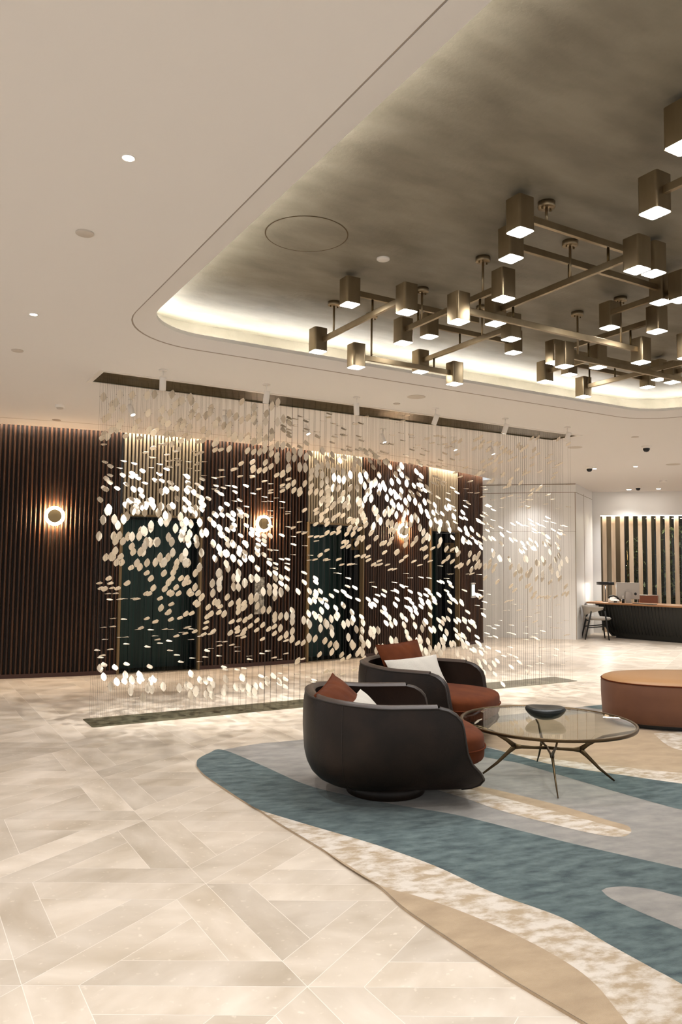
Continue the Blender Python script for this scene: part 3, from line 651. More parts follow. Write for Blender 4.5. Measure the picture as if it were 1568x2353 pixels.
# ------------------------------------------------------------------ armchairs
def outline(W, XB, xf, n=34, p=2.6):
    # U-shaped plan: from the right arm front, round the back, to the left arm front (ccw seen from above is irrelevant)
    pts = []
    x0 = -.05   # where straight arms meet the round back
    for i in range(8): t = i/8; pts.append((xf+(x0-xf)*t, -W))
    for i in range(n+1):
        a = -PI/2-PI*i/n; c, s = math.cos(a), math.sin(a)
        pts.append((x0+(x0-XB)*-1*0+(-abs(c)**(2/p))*(x0-XB) if c < 0 else x0, math.copysign(abs(s)**(2/p), s)*W))
    for i in range(1, 9): t = i/8; pts.append((x0+(xf-x0)*t, W))
    return pts
def make_chair(loc, rz, label):
    r = empty('tub_armchair', loc, rz, label, 'armchair')
    r.scale = (1, 1, 1)
    lv = [(.085, .62, .66, .44), (.10, .68, .74, .50), (.13, .77, .84, .54), (.17, .85, .91, .555), (.22, .915, .955, .52), (.28, .96, .98, .46), (.35, .985, .99, .425), (.43, 1, 1, .41), (.50, 1.0, 1.0, .40), (.55, .995, .998, .385), (.59, .985, .99, .35), (.62, .978, .982, .30), (.635, .97, .975, .24)]
    W, XB, th = .52, -.57, .07
    def back_lift(x): return .035*max(0, min(1, (-.1-x)/.4))
    out = []; inn = []
    for z, sw, sb, xf in lv:
        out.append([(x, y, z+(back_lift(x)*max(0, (z-.3)/.335))) for x, y in outline(W*sw, XB*sb, xf)])
        inn.append([(x, y, z+(back_lift(x)*max(0, (z-.3)/.335))) for x, y in outline(W*sw-th, XB*sb+th, xf)])
    mb = MB(); n = len(out[0])
    mb.grid([list(reversed(q)) for q in out]); mb.grid(inn[1:])
    k = len(lv)
    # arm fronts (both) – rounded strips between outer and inner skins
    for e in (0, n-1):
        rows = []
        for j in range(k):
            a = Vector(out[j][e]); b = Vector(inn[j][e]); mid = (a+b)/2; fwd = Vector((.022, 0, 0)) if lv[j][0] < .5 else Vector((.018, 0, .012))
            row = [a]
            for q in (.25, .5, .75): row.append(a.lerp(b, q)+fwd*math.sin(PI*q))
            row.append(b); rows.append([tuple(v) for v in (row if e else reversed(row))])
        mb.grid(rows)
    mb.build('shell', M['leather'], r)
    # padded rim along the top
    rim = MB(); a = out[-1]; b = inn[-1]; rows = []
    for q in range(9):
        t = q/8; rows.append([tuple(Vector(a[i]).lerp(Vector(b[i]), t)+Vector((0, 0, .024*math.sin(PI*t)))) for i in range(n)])
    rim.grid(rows); rim.add([q[0] for q in rows], [tuple(range(9))]); rim.add([q[-1] for q in rows], [tuple(reversed(range(9)))]); rim.build('top_rim', M['leather_rim'], r)
    pp = MB(); pp.tube([Vector(p)+Vector((0, 0, .002)) for p in out[-1]], .006, 6)
    fr = [Vector(out[j][0])+Vector((.004, 0, 0)) for j in range(k)]; pp.tube(fr, .006, 6, up=(0, 1, 0))
    fr = [Vector(out[j][n-1])+Vector((.004, 0, 0)) for j in range(k)]; pp.tube(fr, .006, 6, up=(0, 1, 0)); pp.build('piping', M['piping'], r)
    sm = MB()
    for i in (8+6, n-1-8-6):
        sm.tube([Vector(out[j][i])*1.002 for j in range(k)], .0022, 5, up=(0, 1, 0))
    sm.build('seam', M['piping'], r)
    # bottom pan
    pan = MB(); rows = []
    for z, sw, sb, xf in [(.08, .3, .3, .25)]+lv[:4]:
        q = outline(W*sw*.985, XB*sb*.985, xf-.012); ring = list(reversed(q))
        # close across the front with a bulge
        x1, y1 = q[0]; fr = [(xf+.035*math.sin(PI*t/8), -W*sw+2*W*sw*t/8) for t in range(8, 0, -1)]
        rows.append([(x, y, z) for x, y in q+[(xf+.04*math.sin(PI*t/8), W*sw-2*W*sw*t/8) for t in range(1, 8)]])
    pan.grid([list(reversed(q)) for q in rows], 0, True, True); pan.add([v for v in reversed(rows[0])], [tuple(range(len(rows[0])))]); pan.add([(x, y, .17) for x, y, z in rows[-1]], [tuple(range(len(rows[0])))])
    pan.build('seat_pan', M['leather'], r)
    MB().lathe([(.0005, 0), (.265, 0), (.27, .006), (.27, .085), (.0005, .086)], n=48).build('swivel_base', M['leather'], r)
    # seat cushion
    puff_cushion('seat_cushion', r, (.08, 0, .335), (.575, .435, .125), M['velvet'], 3.2, pleat=.006)
    return r
def puff_cushion(name, parent, c, h, m_, p=3.0, pleat=0.0, pipe=True, rot=None, loc=None):
    # pillow: superelliptic outline, dome on both sides meeting at a seam
    mb = MB(); nu, nv = 72, 11; rows = []
    def edge(a):
        ca, sa = math.cos(a), math.sin(a); return (math.copysign(abs(ca)**(2/p), ca), math.copysign(abs(sa)**(2/p), sa))
    for j in range(2*nv+1):
        v = -1+j/nv; rr = (1-abs(v)**2.4)**.5 if abs(v) < 1 else 0.0
        rr = max(rr, .001); row = []
        f = math.cos(v*PI/2)
        rr = 1-(1-f)**2.2 if True else rr; rr = max(.001, rr)
        zz = math.copysign(abs(math.sin(v*PI/2))**.75, v)
        for i in range(nu):
            a = 2*PI*i/nu; ex, ey = edge(a); pl = 1+pleat*3*math.sin(a*36)*(rr**4)
            row.append((c[0]+h[0]*ex*rr*pl, c[1]+h[1]*ey*rr*pl, c[2]+h[2]*zz*(1+pleat*2*math.sin(a*36)*rr**3)))
        rows.append(row)
    mb.grid(rows, 0, True, True)
    if pipe: mb.tube([(c[0]+h[0]*edge(2*PI*i/nu)[0]*1.012, c[1]+h[1]*edge(2*PI*i/nu)[1]*1.012, c[2]) for i in range(nu)], .006, 6, 1, True)
    return mb.build(name, [m_, M['velvet_pipe']], parent)
def pillow(name, w, h, t, m_, pipe_m, label, Mw, pinch=.06, pleat=0):
    mb = MB(); N = 20; rows_f = []; rows_b = []
    for j in range(N+1):
        v = -1+2*j/N; rf = []; rb_ = []
        for i in range(N+1):
            u = -1+2*i/N
            x = u*w/2*(1-pinch*(1-v*v)*1.0*abs(u)**1); y = v*h/2*(1-pinch*(1-u*u)*abs(v))
            th = t/2*((1-abs(u)**2.3)*(1-abs(v)**2.3))**.55
            wr = .0035*math.sin(u*13+v*5)*(1-abs(u))*1+(pleat*math.sin(u*40)*(1-u*u)*abs(v)**3)
            rf.append((x, y, th+wr)); rb_.append((x, y, -th))
        rows_f.append(rf); rows_b.append(list(reversed(rb_)))
    mb.grid(rows_f); mb.grid(rows_b)
    if pipe_m:
        e = [rows_f[0][i] for i in range(N)]+[rows_f[j][N] for j in range(N)]+[rows_f[N][i] for i in range(N, 0, -1)]+[rows_f[j][0] for j in range(N, 0, -1)]
        mb.tube(e, .005, 6, 1, True)
    o = mb.build(name, [m_, pipe_m or m_]); o.matrix_world = Mw; tag(o, label, 'pillow'); return o
A1 = at(884, 1818, RUG); F1 = -.40
A2 = Vector((4.23, 5.66, RUG)); F2 = -1.02
ch1 = make_chair((A1.x+.02, A1.y+.02, RUG), F1, 'dark brown leather swivel tub armchair nearest the camera, seen from behind and side')
ch2 = make_chair((A2.x, A2.y, RUG), F2, 'dark brown leather swivel tub armchair farther away, facing the coffee table')
def chairM(loc, rz, p, e):   # pillow frame on a chair: p local place, e = (lean, yaw, roll)
    return Matrix.Translation(loc) @ Matrix.Rotation(rz, 4, 'Z') @ Matrix.Translation(p) @ Matrix.Rotation(e[1], 4, 'Z') @ Matrix.Rotation(e[0], 4, 'Y') @ Matrix.Rotation(PI/2, 4, 'Z') @ Matrix.Rotation(e[2], 4, 'Z')
L1 = Vector((A1.x+.02, A1.y+.02, RUG)); L2 = Vector((A2.x, A2.y, RUG))
pillow('scatter_pillow', .60, .42, .16, M['velvet'], M['velvet_pipe'], 'rust velvet pillow leaning in the back of the nearer armchair', chairM(L1, F1, (-.285, -.0, .57), (.80, -.42, .14)), pleat=.006)
pillow('lumbar_pillow', .52, .28, .13, M['boucle'], None, 'white boucle pillow in the nearer armchair, mostly hidden by its rim', chairM(L1, F1, (-.14, .05, .515), (.85, -.45, .08)))
pillow('scatter_pillow', .54, .44, .16, M['velvet'], M['velvet_pipe'], 'rust velvet pillow behind the white one in the farther armchair', chairM(L2, F2, (-.26, .16, .615), (1.1, -.42, .05)), pleat=.006)
pillow('lumbar_pillow', .58, .30, .14, M['boucle'], None, 'white boucle lumbar pillow in full view on the farther armchair', chairM(L2, F2, (-.12, .10, .56), (1.0, -.62, .06)))
# ------------------------------------------------------------------ coffee table
TC = Vector((4.31, 4.235, RUG)); TR = .645; TZ = .385
def table():
    r = empty('coffee_table', TC, 0, 'round glass coffee table with thin bronze rim and crossed forked legs', 'coffee table')
    MB().lathe([(.0005, TZ-.004), (TR-.02, TZ-.004), (TR-.02, TZ+.004), (.0005, TZ+.004)], n=96, smooth=False).build('glass_top', M['glass_top'], r)
    MB().lathe([(TR-.022, TZ-.008), (TR-.004, TZ-.014), (TR, TZ-.004), (TR, TZ+.006), (TR-.006, TZ+.009), (TR-.022, TZ+.007), (TR-.022, TZ-.008)], n=96).build('rim', M['bronze_table'], r)
    feet = [at(1283, 1836, RUG), at(1413, 1797, RUG), at(1110, 1780, RUG), at(1235, 1752, RUG)]
    for f in feet:
        v = Vector((f.x-TC.x, f.y-TC.y, 0)); d = v.normalized(); R = v.length; nd = d*R*.50+Vector((0, 0, .205))
        lg = MB()
        lg.tube([tuple(d*R+Vector((0, 0, .008))), tuple(d*R*.78+Vector((0, 0, .085))), tuple(d*R*.60+Vector((0, 0, .165))), tuple(nd)], [.007, .011, .015, .021], 8, flat=.6)
        lg.tube([tuple(nd), tuple(d*R*.62+Vector((0, 0, .25))), tuple(d*R*.85+Vector((0, 0, .315))), tuple(d*(TR-.03)+Vector((0, 0, TZ-.012)))], [.021, .015, .011, .010], 8, flat=.6)
        lg.tube([tuple(nd), tuple(d*R*.40+Vector((0, 0, .200))), tuple(d*R*.2+Vector((0, 0, .194))), (0, 0, .192)], [.023, .014, .011, .013], 8, flat=.7)
        lg.build('leg', M['bronze_table'], r)
table()
bp = at(1254, 1652, TZ+.02)
mb = MB(); N = 48; rows = []
prof = [(.001, 0), (.045, 0), (.075, .008), (.11, .024), (.137, .046), (.147, .062), (.149, .074), (.143, .086), (.13, .092), (.11, .091), (.07, .082), (.001, .077)]
for q, (rr, z) in enumerate(prof):
    row = []
    for i in range(N):
        a = 2*PI*i/N; wv = .006*math.cos(2*a+.5)*(rr/.15)**2 if q > 3 else 0
        row.append((rr*math.cos(a)*1.02, rr*math.sin(a)*.9, z+wv))
    rows.append(row)
mb.grid(rows, 0, True, True); o = mb.build('bowl', M['bowl'], None, (bp.x, bp.y, RUG+TZ+.005)); o.rotation_euler = (0, 0, RZ); tag(o, 'dark green pebble-shaped bowl standing on the glass coffee table', 'bowl')
# ------------------------------------------------------------------ ottoman
def ottoman():
    c = at(1612, 1643, RUG); c = Vector((7.14, 4.86, RUG))
    r = empty('ottoman', c, RZ, 'large oval ottoman with rust suede side and tan top at the right edge', 'ottoman')
    def ring(a_, b_, z): 
        out = []
        for i in range(72):
            t = 2*PI*i/72; cs, sn = math.cos(t), math.sin(t); out.append((math.copysign(abs(cs)**.85, cs)*a_, math.copysign(abs(sn)**.85, sn)*b_, z))
        return out
    A, Bq = 1.02, .54
    MB().grid([ring(A-.10, Bq-.10, 0), ring(A-.10, Bq-.10, .05)], 0, True, True).build('plinth', M['black'], r)
    sd_ = MB(); sd_.grid([ring(A-.14, Bq-.14, .045), ring(A-.03, Bq-.03, .045), ring(A-.012, Bq-.012, .07), ring(A-.005, Bq-.005, .2), ring(A, Bq, .3), ring(A, Bq, .40), ring(A-.008, Bq-.008, .425)], 0, True, True); sd_.build('side', M['ott_side'], r)
    tp = MB(); tp.grid([ring(A-.008, Bq-.008, .425), ring(A-.02, Bq-.02, .445), ring(A-.06, Bq-.06, .462), ring(A*.7, Bq*.6, .472), ring(.01, .01, .475)], 0, True, True); tp.build('top_cushion', M['ott_top'], r)
    MB().tube(ring(A-.004, Bq-.004, .424), .006, 6, 0, True).build('piping', M['velvet_pipe'], r)
ottoman()
# ------------------------------------------------------------------ chandelier
def chandelier():
    root = empty('chandelier', (4.6, 4.2, ZT), 0, 'sprawling brass grid chandelier of crossing bars with square lit boxes', 'chandelier')
    O = Vector(root.location)
    HI, MI, LO = 3.42, 3.29, 3.17; h = .19; s = .118
    # (bottom-centre pixel, level) for the lamp boxes; bars join pairs
    def C(l, r_, z): a = at(*l, z); b = at(*r_, z); return (a+b)/2
    bx = {1: ((780.4, 704.3), (828.3, 699.5), HI), 2: ((910, 720.5), (960, 718), MI), 3: ((710, 811.4), (752, 807.6), MI), 4: ((798, 846.8), (839.7, 844), LO), 5: ((904.8, 792), (949, 787.5), MI),
          6: ((966, 777), (1008, 773), HI), 7: ((1028, 743.5), (1081, 739.7), LO), 8: ((1131, 691.8), (1184, 686), MI), 9: ((1114.6, 747.3), (1163.8, 743.5), MI), 10: ((1151, 781.7), (1199, 780), MI),
          11: ((1160, 813), (1201, 810.4), HI), 12: ((949.4, 857), (984, 854.4), MI), 13: ((1024.7, 885), (1065.6, 882), LO), 14: ((1164, 539.6), (1227.7, 531), HI), 15: ((1146, 600.8), (1204, 592), HI),
          16: ((1433, 625.4), (1496.8, 619.6), MI), 17: ((1473, 632.7), (1532.7, 628.3), HI), 18: ((1497.8, 696.7), (1541.4, 696), HI), 19: ((1539, 693), (1590, 689), 3.38), 20: ((1377, 756.7), (1427, 752.3), 3.38),
          21: ((1485, 764.7), (1536, 761.8), 3.33), 22: ((1449.8, 836), (1497.8, 832.3), LO), 23: ((1353.8, 847), (1396, 844), 3.30), 24: ((1471, 892), (1506.5, 889), HI), 25: ((1323.3, 914.5), (1360, 910.8), 3.24),
          26: ((1233.7, 880), (1272.7, 876.7), 3.30), 27: ((1253.8, 836.7), (1295, 832.5), 3.33), 28: ((1276, 844.7), (1320, 841.8), LO), 29: ((1290, 864), (1327.7, 860), HI), 34: ((1468, 496.5), (1543.5, 487), 3.33),
          35: ((1525, 347), (1615, 335), HI), 30: ((1495, 875), (1535, 871), HI), 31: ((1526, 881), (1565, 878), MI), 32: ((1557, 826), (1605, 822), LO)}
    cen = {k: C(*v) for k, v in bx.items()}
    bars = [(1, 10, 'U'), (3, 2, 'V'), (4, 13, 'U'), (5, 8, 'V'), (6, 11, 'U'), (12, 10, 'V'), (7, 22, 'U'), (9, 16, 'V'), (14, 17, 'U'), (15, 18, 'U'), (20, 19, 'V'), (27, 21, 'V'), (26, 23, 'V'), (29, 24, 'U')]
    ext = []      # bars that leave the frame: from box along direction
    for a, b, d in bars:
        z = bx[a][2]
        if bx[b][2] != z: cen[b] = C(bx[b][0], bx[b][1], z) if b != 10 else cen[b]
    segs = []
    for a, b, d in bars:
        A, B_ = cen[a], cen[b]; z = bx[a][2]+h*.52
        if d == 'U':
            y = (A.y+B_.y)/2 if b != 10 else A.y
            segs.append((Vector((A.x+s*.45, y, z)), Vector((B_.x-s*.45, y, z)), 'U'))
        else:
            x = (A.x+B_.x)/2; segs.append((Vector((x, A.y-s*.45, z)), Vector((x, B_.y+s*.45, z)), 'V'))
    for k, L_, d in ((28, 3.2, 'U'), (34, 1.8, 'V'), (25, 3.0, 'V'), (35, 1.5, 'U'), (32, 1.6, 'U')):
        A = cen[k]; z = bx[k][2]+h*.52
        segs.append((Vector((A.x+s*.45, A.y, z)), Vector((A.x+L_, A.y, z)), 'U') if d == 'U' else (Vector((A.x, A.y-s*.45, z)), Vector((A.x, A.y-L_, z)), 'V'))
        e = segs[-1][1]; cen[100+k] = Vector((e.x, e.y, bx[k][2])); bx[100+k] = (0, 0, bx[k][2])
    A = cen[27]; A2_ = cen[30]; segs.append((Vector((A.x+.04, A2_.y, HI+h*.5)), Vector((A2_.x-.05, A2_.y, HI+h*.5)), 'U'))
    A = cen[31]; segs.append((Vector((A.x, A.y-.05, MI+h*.5)), Vector((A.x, A.y-1.6, MI+h*.5)), 'V'))
    for a, b, d in segs:
        mb = MB(); c = (a+b)/2-O; L_ = (b-a).length
        mb.box(c, (L_, .024, .042) if d == 'U' else (.024, L_, .042)); mb.build('bar', M['brass'], root, bevel=.002)
    # lamp boxes
    def lampbox(P):
        q = MB(); q.rbox((0, 0, h/2+.004), (s, s, h), .016, seg=5, bottom=False)
        i_ = MB(); rr = rrect(-s/2+.004, -s/2+.004, s/2-.004, s/2-.004, .013, 5)
        q.prism(rr, .004, .03, 1, True, False, False)
        o = q.build('lamp_box', [M['brass'], M['brass_dark']], root, P-O)
        i_.prism(rr, 0.002, .010, 0, True); i_.build('diffuser', M['E_lamp'], o)
        return o
    proto = None
    for k, P in cen.items():
        if proto is None: proto = lampbox(P)
        else: c = copy_tree(proto, root); c.location = P-O
    # rods where bars cross, and canopies with rods up to the ceiling
    rods = []
    us = [q for q in segs if q[2] == 'U']; vs = [q for q in segs if q[2] == 'V']
    for ua, ub, _ in us:
        for va, vb, _ in vs:
            if ua.x-.01 < va.x < ub.x+.01 and vb.y-.01 < ua.y < va.y+.01 and abs(ua.z-va.z) > .06:
                rods.append((va.x, ua.y, min(ua.z, va.z)+.02, max(ua.z, va.z)-.02))
    for x, y, z0, z1 in rods:
        MB().tube([(x-O.x, y-O.y, z0-O.z), (x-O.x, y-O.y, z1-O.z)], .0085, 10).build('link_rod', M['brass_dark'], root)
    for px, py in ((763, 693), (1105, 590), (967, 662), (1257, 465), (1309, 554), (1337, 714), (1432, 682), (868, 715), (1107, 704)):
        c = at(px, py, ZT); best = None
        for a, b, d in segs:      # nearest bar in plan
            q = Vector((min(max(c.x, min(a.x, b.x)), max(a.x, b.x)), min(max(c.y, min(a.y, b.y)), max(a.y, b.y))))
            D = (q-Vector((c.x, c.y))).length
            if best is None or D < best[0]: best = (D, q, a.z)
        if best[0] < .14: c.x, c.y = best[1]; zb = best[2]+.02
        else: zb = HI+h*.52
        P = Vector((c.x, c.y, ZT))-O
        k = MB(); k.lathe([(.0005, -.034), (.046, -.034), (.05, -.031), (.05, 0), (.0005, 0)], n=28); cn = k.build('canopy', M['brass'], root, P)
        MB().tube([(0, 0, -.034), (0, 0, zb-ZT)], .0085, 10).build('rod', M['brass'], cn)
        sc_ = MB()
        for ax in (-.033, .033): sc_.lathe([(.0005, -.044), (.006, -.044), (.006, -.034)], (ax, 0, 0), 10)
        sc_.build('screws', M['brass_dark'], cn)
chandelier()
# ------------------------------------------------------------------ spotlights of the sculpture
def spotlight(x, y, aim, label, power, lens_on):
    r = empty('spotlight', (x, y, ZC), 0, label, 'spotlight', 'spotlights in front of the sculpture' if y < 7.5 else 'spotlights behind the sculpture')
    MB().lathe([(.0005, -.008), (.04, -.008), (.04, 0), (.0005, 0)], n=24).build('ceiling_plate', WM, r)
    MB().tube([(0, 0, -.006), (0, 0, -.075)], .007, 8).build('stem', WM, r)
    d = (Vector(aim)-Vector((x, y, ZC-.13))).normalized(); q = d.to_track_quat('-Z', 'Y').to_matrix().to_4x4()
    T = Matrix.Translation((0, 0, -.13)) @ q
    hd = MB().lathe([(.0005, .065), (.028, .065), (.031, .062), (.031, -.065), (.027, -.065), (.026, -.05)], n=24, M4=T).build('head', WM, r)
    MB().lathe([(.0265, -.052), (.0005, -.052)], n=20, M4=T).build('lens', M['E_spot'], hd)
    L_ = bpy.data.lights.new('spot_lamp', 'SPOT'); L_.energy = power; L_.spot_size = math.radians(62); L_.spot_blend = .75; L_.shadow_soft_size = .025; L_.color = (1, .985, .96)
    lo = bpy.data.objects.new('spot_lamp', L_); COL.objects.link(lo); lo.parent = r
    lo.matrix_local = Matrix.Translation((0, 0, -.13)) @ Matrix.Translation(d*.07) @ q
nm = ['first', 'second', 'third', 'fourth', 'fifth', 'sixth']
aims_f = [(2.4, 7.8, 1.6), (3.3, 7.8, .9), (4.9, 7.8, 1.0), (5.3, 7.8, 1.8), (6.2, 7.8, 1.1), (7.5, 7.8, 1.4)]
for i in range(6):
    x = 2.19+1.09*i
    spotlight(x, 7.10, aims_f[i], 'white cylinder spotlight, %s from the left in the row before the sculpture' % nm[i], 125, True)
for i, (px, py) in enumerate(((300, 918), (520, 942), (712, 962), (881, 985), (1046, 1004), (1120, 1017))):
    c = at(px, py, ZC); spotlight(c.x, 8.55, (c.x+.5, 7.75, 1.2), 'lit white spotlight behind the hanging plates, %s from the left in the back row' % nm[i], 105, True)
# ------------------------------------------------------------------ hanging sculpture
def sculpture():
    random.seed(5)
    r = empty('hanging_sculpture', (5.0, 7.715, ZC), 0, 'long suspended curtain sculpture of small cream leaf plates strung on fine wires', 'sculpture')
    O = Vector(r.location); ZR = ZC+.012
    mb = MB(); mb.add([(SX0, SY0, ZR), (SX1, SY0, ZR), (SX1, SY1, ZR), (SX0, SY1, ZR)], [(3, 2, 1, 0)])
    for a, b in (((SX0, SY0), (SX1, SY0)), ((SX1, SY0), (SX1, SY1)), ((SX1, SY1), (SX0, SY1)), ((SX0, SY1), (SX0, SY0))):
        mb.add([(*a, ZC), (*b, ZC), (*b, ZR), (*a, ZR)], [(0, 1, 2, 3)])
    relv(mb, r).build('recess_plate', M['bronze_sheet'], r)
    fr = MB(); f = .05
    for c, sz in (((5-.02, SY0-f/2), (SX1-SX0+2*f, f)), ((5-.02, SY1+f/2), (SX1-SX0+2*f, f)), ((SX0-f/2, 7.715), (f, SY1-SY0)), ((SX1+f/2, 7.715), (f, SY1-SY0))): fr.box((c[0], c[1], ZC-.002), (sz[0], sz[1], .006))
    relv(fr, r).build('recess_frame', M['white_metal'], r)
    fl = MB(); fl.prism(rrect(SX0+.01, SY0+.03, SX1, SY1, .03, 4), .0005, .004); relv(fl, r).build('floor_plate', M['floor_inset'], r)
    # phase of the turning plates, read off the photo as (column, row, angle)
    K = [(260, 905, -62), (260, 985, -45), (260, 1030, 0), (260, 1085, 28), (260, 1140, 40), (260, 1200, 85), (260, 1265, 130), (260, 1330, 150), (260, 1385, 178), (260, 1500, 182), (260, 1560, 225), (260, 1600, 262),
         (400, 900, -60), (400, 960, -50), (400, 1010, -25), (400, 1060, 0), (400, 1100, 35), (400, 1150, 55), (400, 1200, 88), (400, 1270, 98), (400, 1320, 135), (400, 1400, 142), (400, 1450, 172), (400, 1510, 182), (400, 1560, 235), (400, 1600, 262),
         (550, 940, -55), (550, 1000, -50), (550, 1060, -30), (550, 1088, 0), (550, 1130, 25), (550, 1200, 45), (550, 1280, 55), (550, 1340, 80), (550, 1390, 125), (550, 1440, 145), (550, 1490, 172), (550, 1520, 185), (550, 1575, 240),
         (620, 950, -60), (620, 1020, -55), (620, 1070, -45), (620, 1110, -5), (620, 1190, 5), (620, 1220, 35), (620, 1330, 42), (620, 1390, 120), (620, 1450, 145), (620, 1500, 175), (620, 1580, 225),
         (690, 945, -160), (690, 980, -165), (690, 1010, -135), (690, 1060, -80), (690, 1120, -45), (690, 1200, -12), (690, 1290, 0), (690, 1335, 40), (690, 1400, 55), (690, 1440, 85), (690, 1500, 140), (690, 1560, 180),
         (770, 965, -172), (770, 1020, -160), (770, 1050, -120), (770, 1090, -95), (770, 1140, -62), (770, 1200, -40), (770, 1270, -35), (770, 1322, -2), (770, 1350, 35), (770, 1400, 45), (770, 1450, 80), (770, 1490, 118), (770, 1520, 145), (770, 1565, 180),
         (880, 980, -178), (880, 1030, -160), (880, 1070, -120), (880, 1130, -105), (880, 1190, -80), (880, 1240, -50), (880, 1300, -25), (880, 1335, 0), (880, 1365, 35), (880, 1410, 50), (880, 1460, 75), (880, 1500, 92), (880, 1550, 130),
         (1000, 1000, -180), (1000, 1060, -158), (1000, 1120, -140), (1000, 1190, -118), (1000, 1225, -80), (1000, 1265, -38), (1000, 1318, 0), (1000, 1345, 35), (1000, 1400, 45), (1000, 1450, 60), (1000, 1500, 82), (1000, 1560, 120),
         (1080, 1010, -215), (1080, 1090, -200), (1080, 1130, -175), (1080, 1170, -150), (1080, 1240, -140), (1080, 1290, -60), (1080, 1335, 0), (1080, 1380, 42), (1080, 1450, 45), (1080, 1520, 55),
         (1150, 1000, -225), (1150, 1100, -222), (1150, 1150, -182), (1150, 1200, -155), (1150, 1265, -135), (1150, 1310, -60), (1150, 1360, -40), (1150, 1410, -5), (1150, 1480, 15), (1150, 1550, 45),
         (1220, 1000, -222), (1220, 1110, -222), (1220, 1160, -180), (1220, 1215, -152), (1220, 1260, -130), (1220, 1300, -85), (1220, 1350, -50), (1220, 1400, -6), (1220, 1500, 2), (1220, 1560, 20),
         (1300, 1000, -218), (1300, 1070, -190), (1300, 1150, -172), (1300, 1200, -155), (1300, 1250, -135), (1300, 1300, -95), (1300, 1350, -45), (1300, 1400, -8), (1300, 1540, 2)]
    kp = []
    for px, py, a in K:
        p = aty(px, py, 7.715); kp.append((p.x, p.z, a))
    def phase(x, z):
        n = d = 0
        for X, Z_, a in kp:
            w = 1/(((x-X)*.55)**2+(z-Z_)**2+.0015)**1.9; n += w*a; d += w
        return n/d
    D = """4 3 4 6 3 2 1 3 2 1 0 0 0 0 0 0 0 0 0 0 0 0
5 3 5 7 7 7 6 7 9 7 6 6 4 3 3 1 0 0 0 0 0 0
4 2 4 8 7 5 6 9 8 6 6 6 9 8 9 9 7 7 8 7 5 2
5 6 6 9 8 5 5 8 8 9 12 9 8 7 7 7 6 7 6 7 4 3
4 5 6 8 9 9 4 8 8 6 10 9 12 12 11 9 8 7 8 7 6 1
6 9 7 6 10 7 9 4 5 4 11 9 12 11 11 9 10 8 4 5 4 2
4 6 9 9 8 8 11 9 5 5 7 10 8 8 9 8 9 11 8 8 12 6
5 6 6 7 5 6 10 9 7 4 4 9 6 5 7 7 7 10 6 7 8 5
4 4 4 7 4 6 6 8 8 4 3 3 5 4 4 4 5 6 6 8 7 4
5 5 4 6 9 6 8 7 6 5 9 7 6 7 11 12 11 7 4 5 8 4
3 2 4 8 7 5 8 8 9 6 9 6 6 7 7 9 7 7 4 5 7 4
4 4 4 3 5 7 7 4 6 6 7 6 9 8 10 12 12 9 5 5 5 4
4 2 2 2 3 4 3 1 6 4 4 4 6 6 8 9 8 8 5 5 5 2
3 5 6 3 6 8 6 9 5 4 5 4 4 4 4 4 3 2 1 0 0 0"""
    rows = [[int(q) for q in l.split()] for l in D.split('\n')]
    PITCH_, NR = .0725, 6; ys = [SY0+.05+.074*k for k in range(NR)]
    occ = set(); plates = []
    for ri, row in enumerate(rows):
        for ci, cnt in enumerate(row):
            for q in range(cnt):
                for tries in range(14):
                    k = random.randrange(NR); px = 225+50*(ci+random.random()); py = 900+50*(ri+random.random())
                    P = aty(px, py, ys[k]); i = round((P.x-SX0-.05-(k % 2)*PITCH_/2)/PITCH_-.5)
                    x = SX0+.05+(k % 2)*PITCH_/2+(i+.5)*PITCH_
                    if not (SX0+.03 < x-PITCH_/2 and x+PITCH_/2 < SX1-.02): continue
                    zq = round(P.z/.052)
                    if (k, i, zq) in occ or (k, i, zq-1) in occ or (k, i, zq+1) in occ: continue
                    occ.add((k, i, zq)); plates.append((x, ys[k], zq*.052+random.uniform(-.006, .006), k, i)); break
    w, hh = .058, .107
    half = [(w/2, .014), (w/2-.004, .026), (w*.36, .036), (w*.18, .047), (0, hh/2)]
    shape = [(w/2+.0, -.014)]+half[:4]+[(0, hh/2)]+[(-x, y) for x, y in reversed(half[:4])]
    shape = [(w/2, .007), (w*.465, .019), (w*.36, .031), (w*.19, .043), (0, hh/2), (-w*.19, .043), (-w*.36, .031), (-w*.465, .019), (-w/2, .007)]
    shape = shape+[(x, -y) for x, y in reversed(shape)]
    shape = [p for i, p in enumerate(shape) if p != shape[i-1]]
    def plate_geo(mb, T):
        n = len(shape); t = .0011
        vs = [(x, y, t+.004*(1-(abs(y)/(hh/2))**2)) for x, y in shape]+[(x, y, -t+.004*(1-(abs(y)/(hh/2))**2)) for x, y in shape]
        fs = [tuple(range(n)), tuple(reversed(range(n, 2*n)))]+[(i, i+n, (i+1) % n+n, (i+1) % n) for i in range(n)]
        mb.add(vs, fs, 0, False, T)
        for sx in (-1, 1):
            b = .0042; vs = [(sx*PITCH_/2+dx*b, dy*b, dz*b) for dx, dy, dz in ((1, 0, 0), (-1, 0, 0), (0, 1, 0), (0, -1, 0), (0, 0, 1), (0, 0, -1))]
            mb.add(vs, [(0, 2, 4), (2, 1, 4), (1, 3, 4), (3, 0, 4), (2, 0, 5), (1, 2, 5), (3, 1, 5), (0, 3, 5)], 1, False, T)
            mb.add([(sx*w/2*.96, .0012, .004), (sx*w/2*.96, -.0012, .004), (sx*PITCH_/2, -.0012, 0), (sx*PITCH_/2, .0012, 0)], [(0, 1, 2, 3)], 0, False, T)
    proto = MB(); plate_geo(proto, Matrix.Identity(4)); mats = [M['plate_w'], M['clip']]
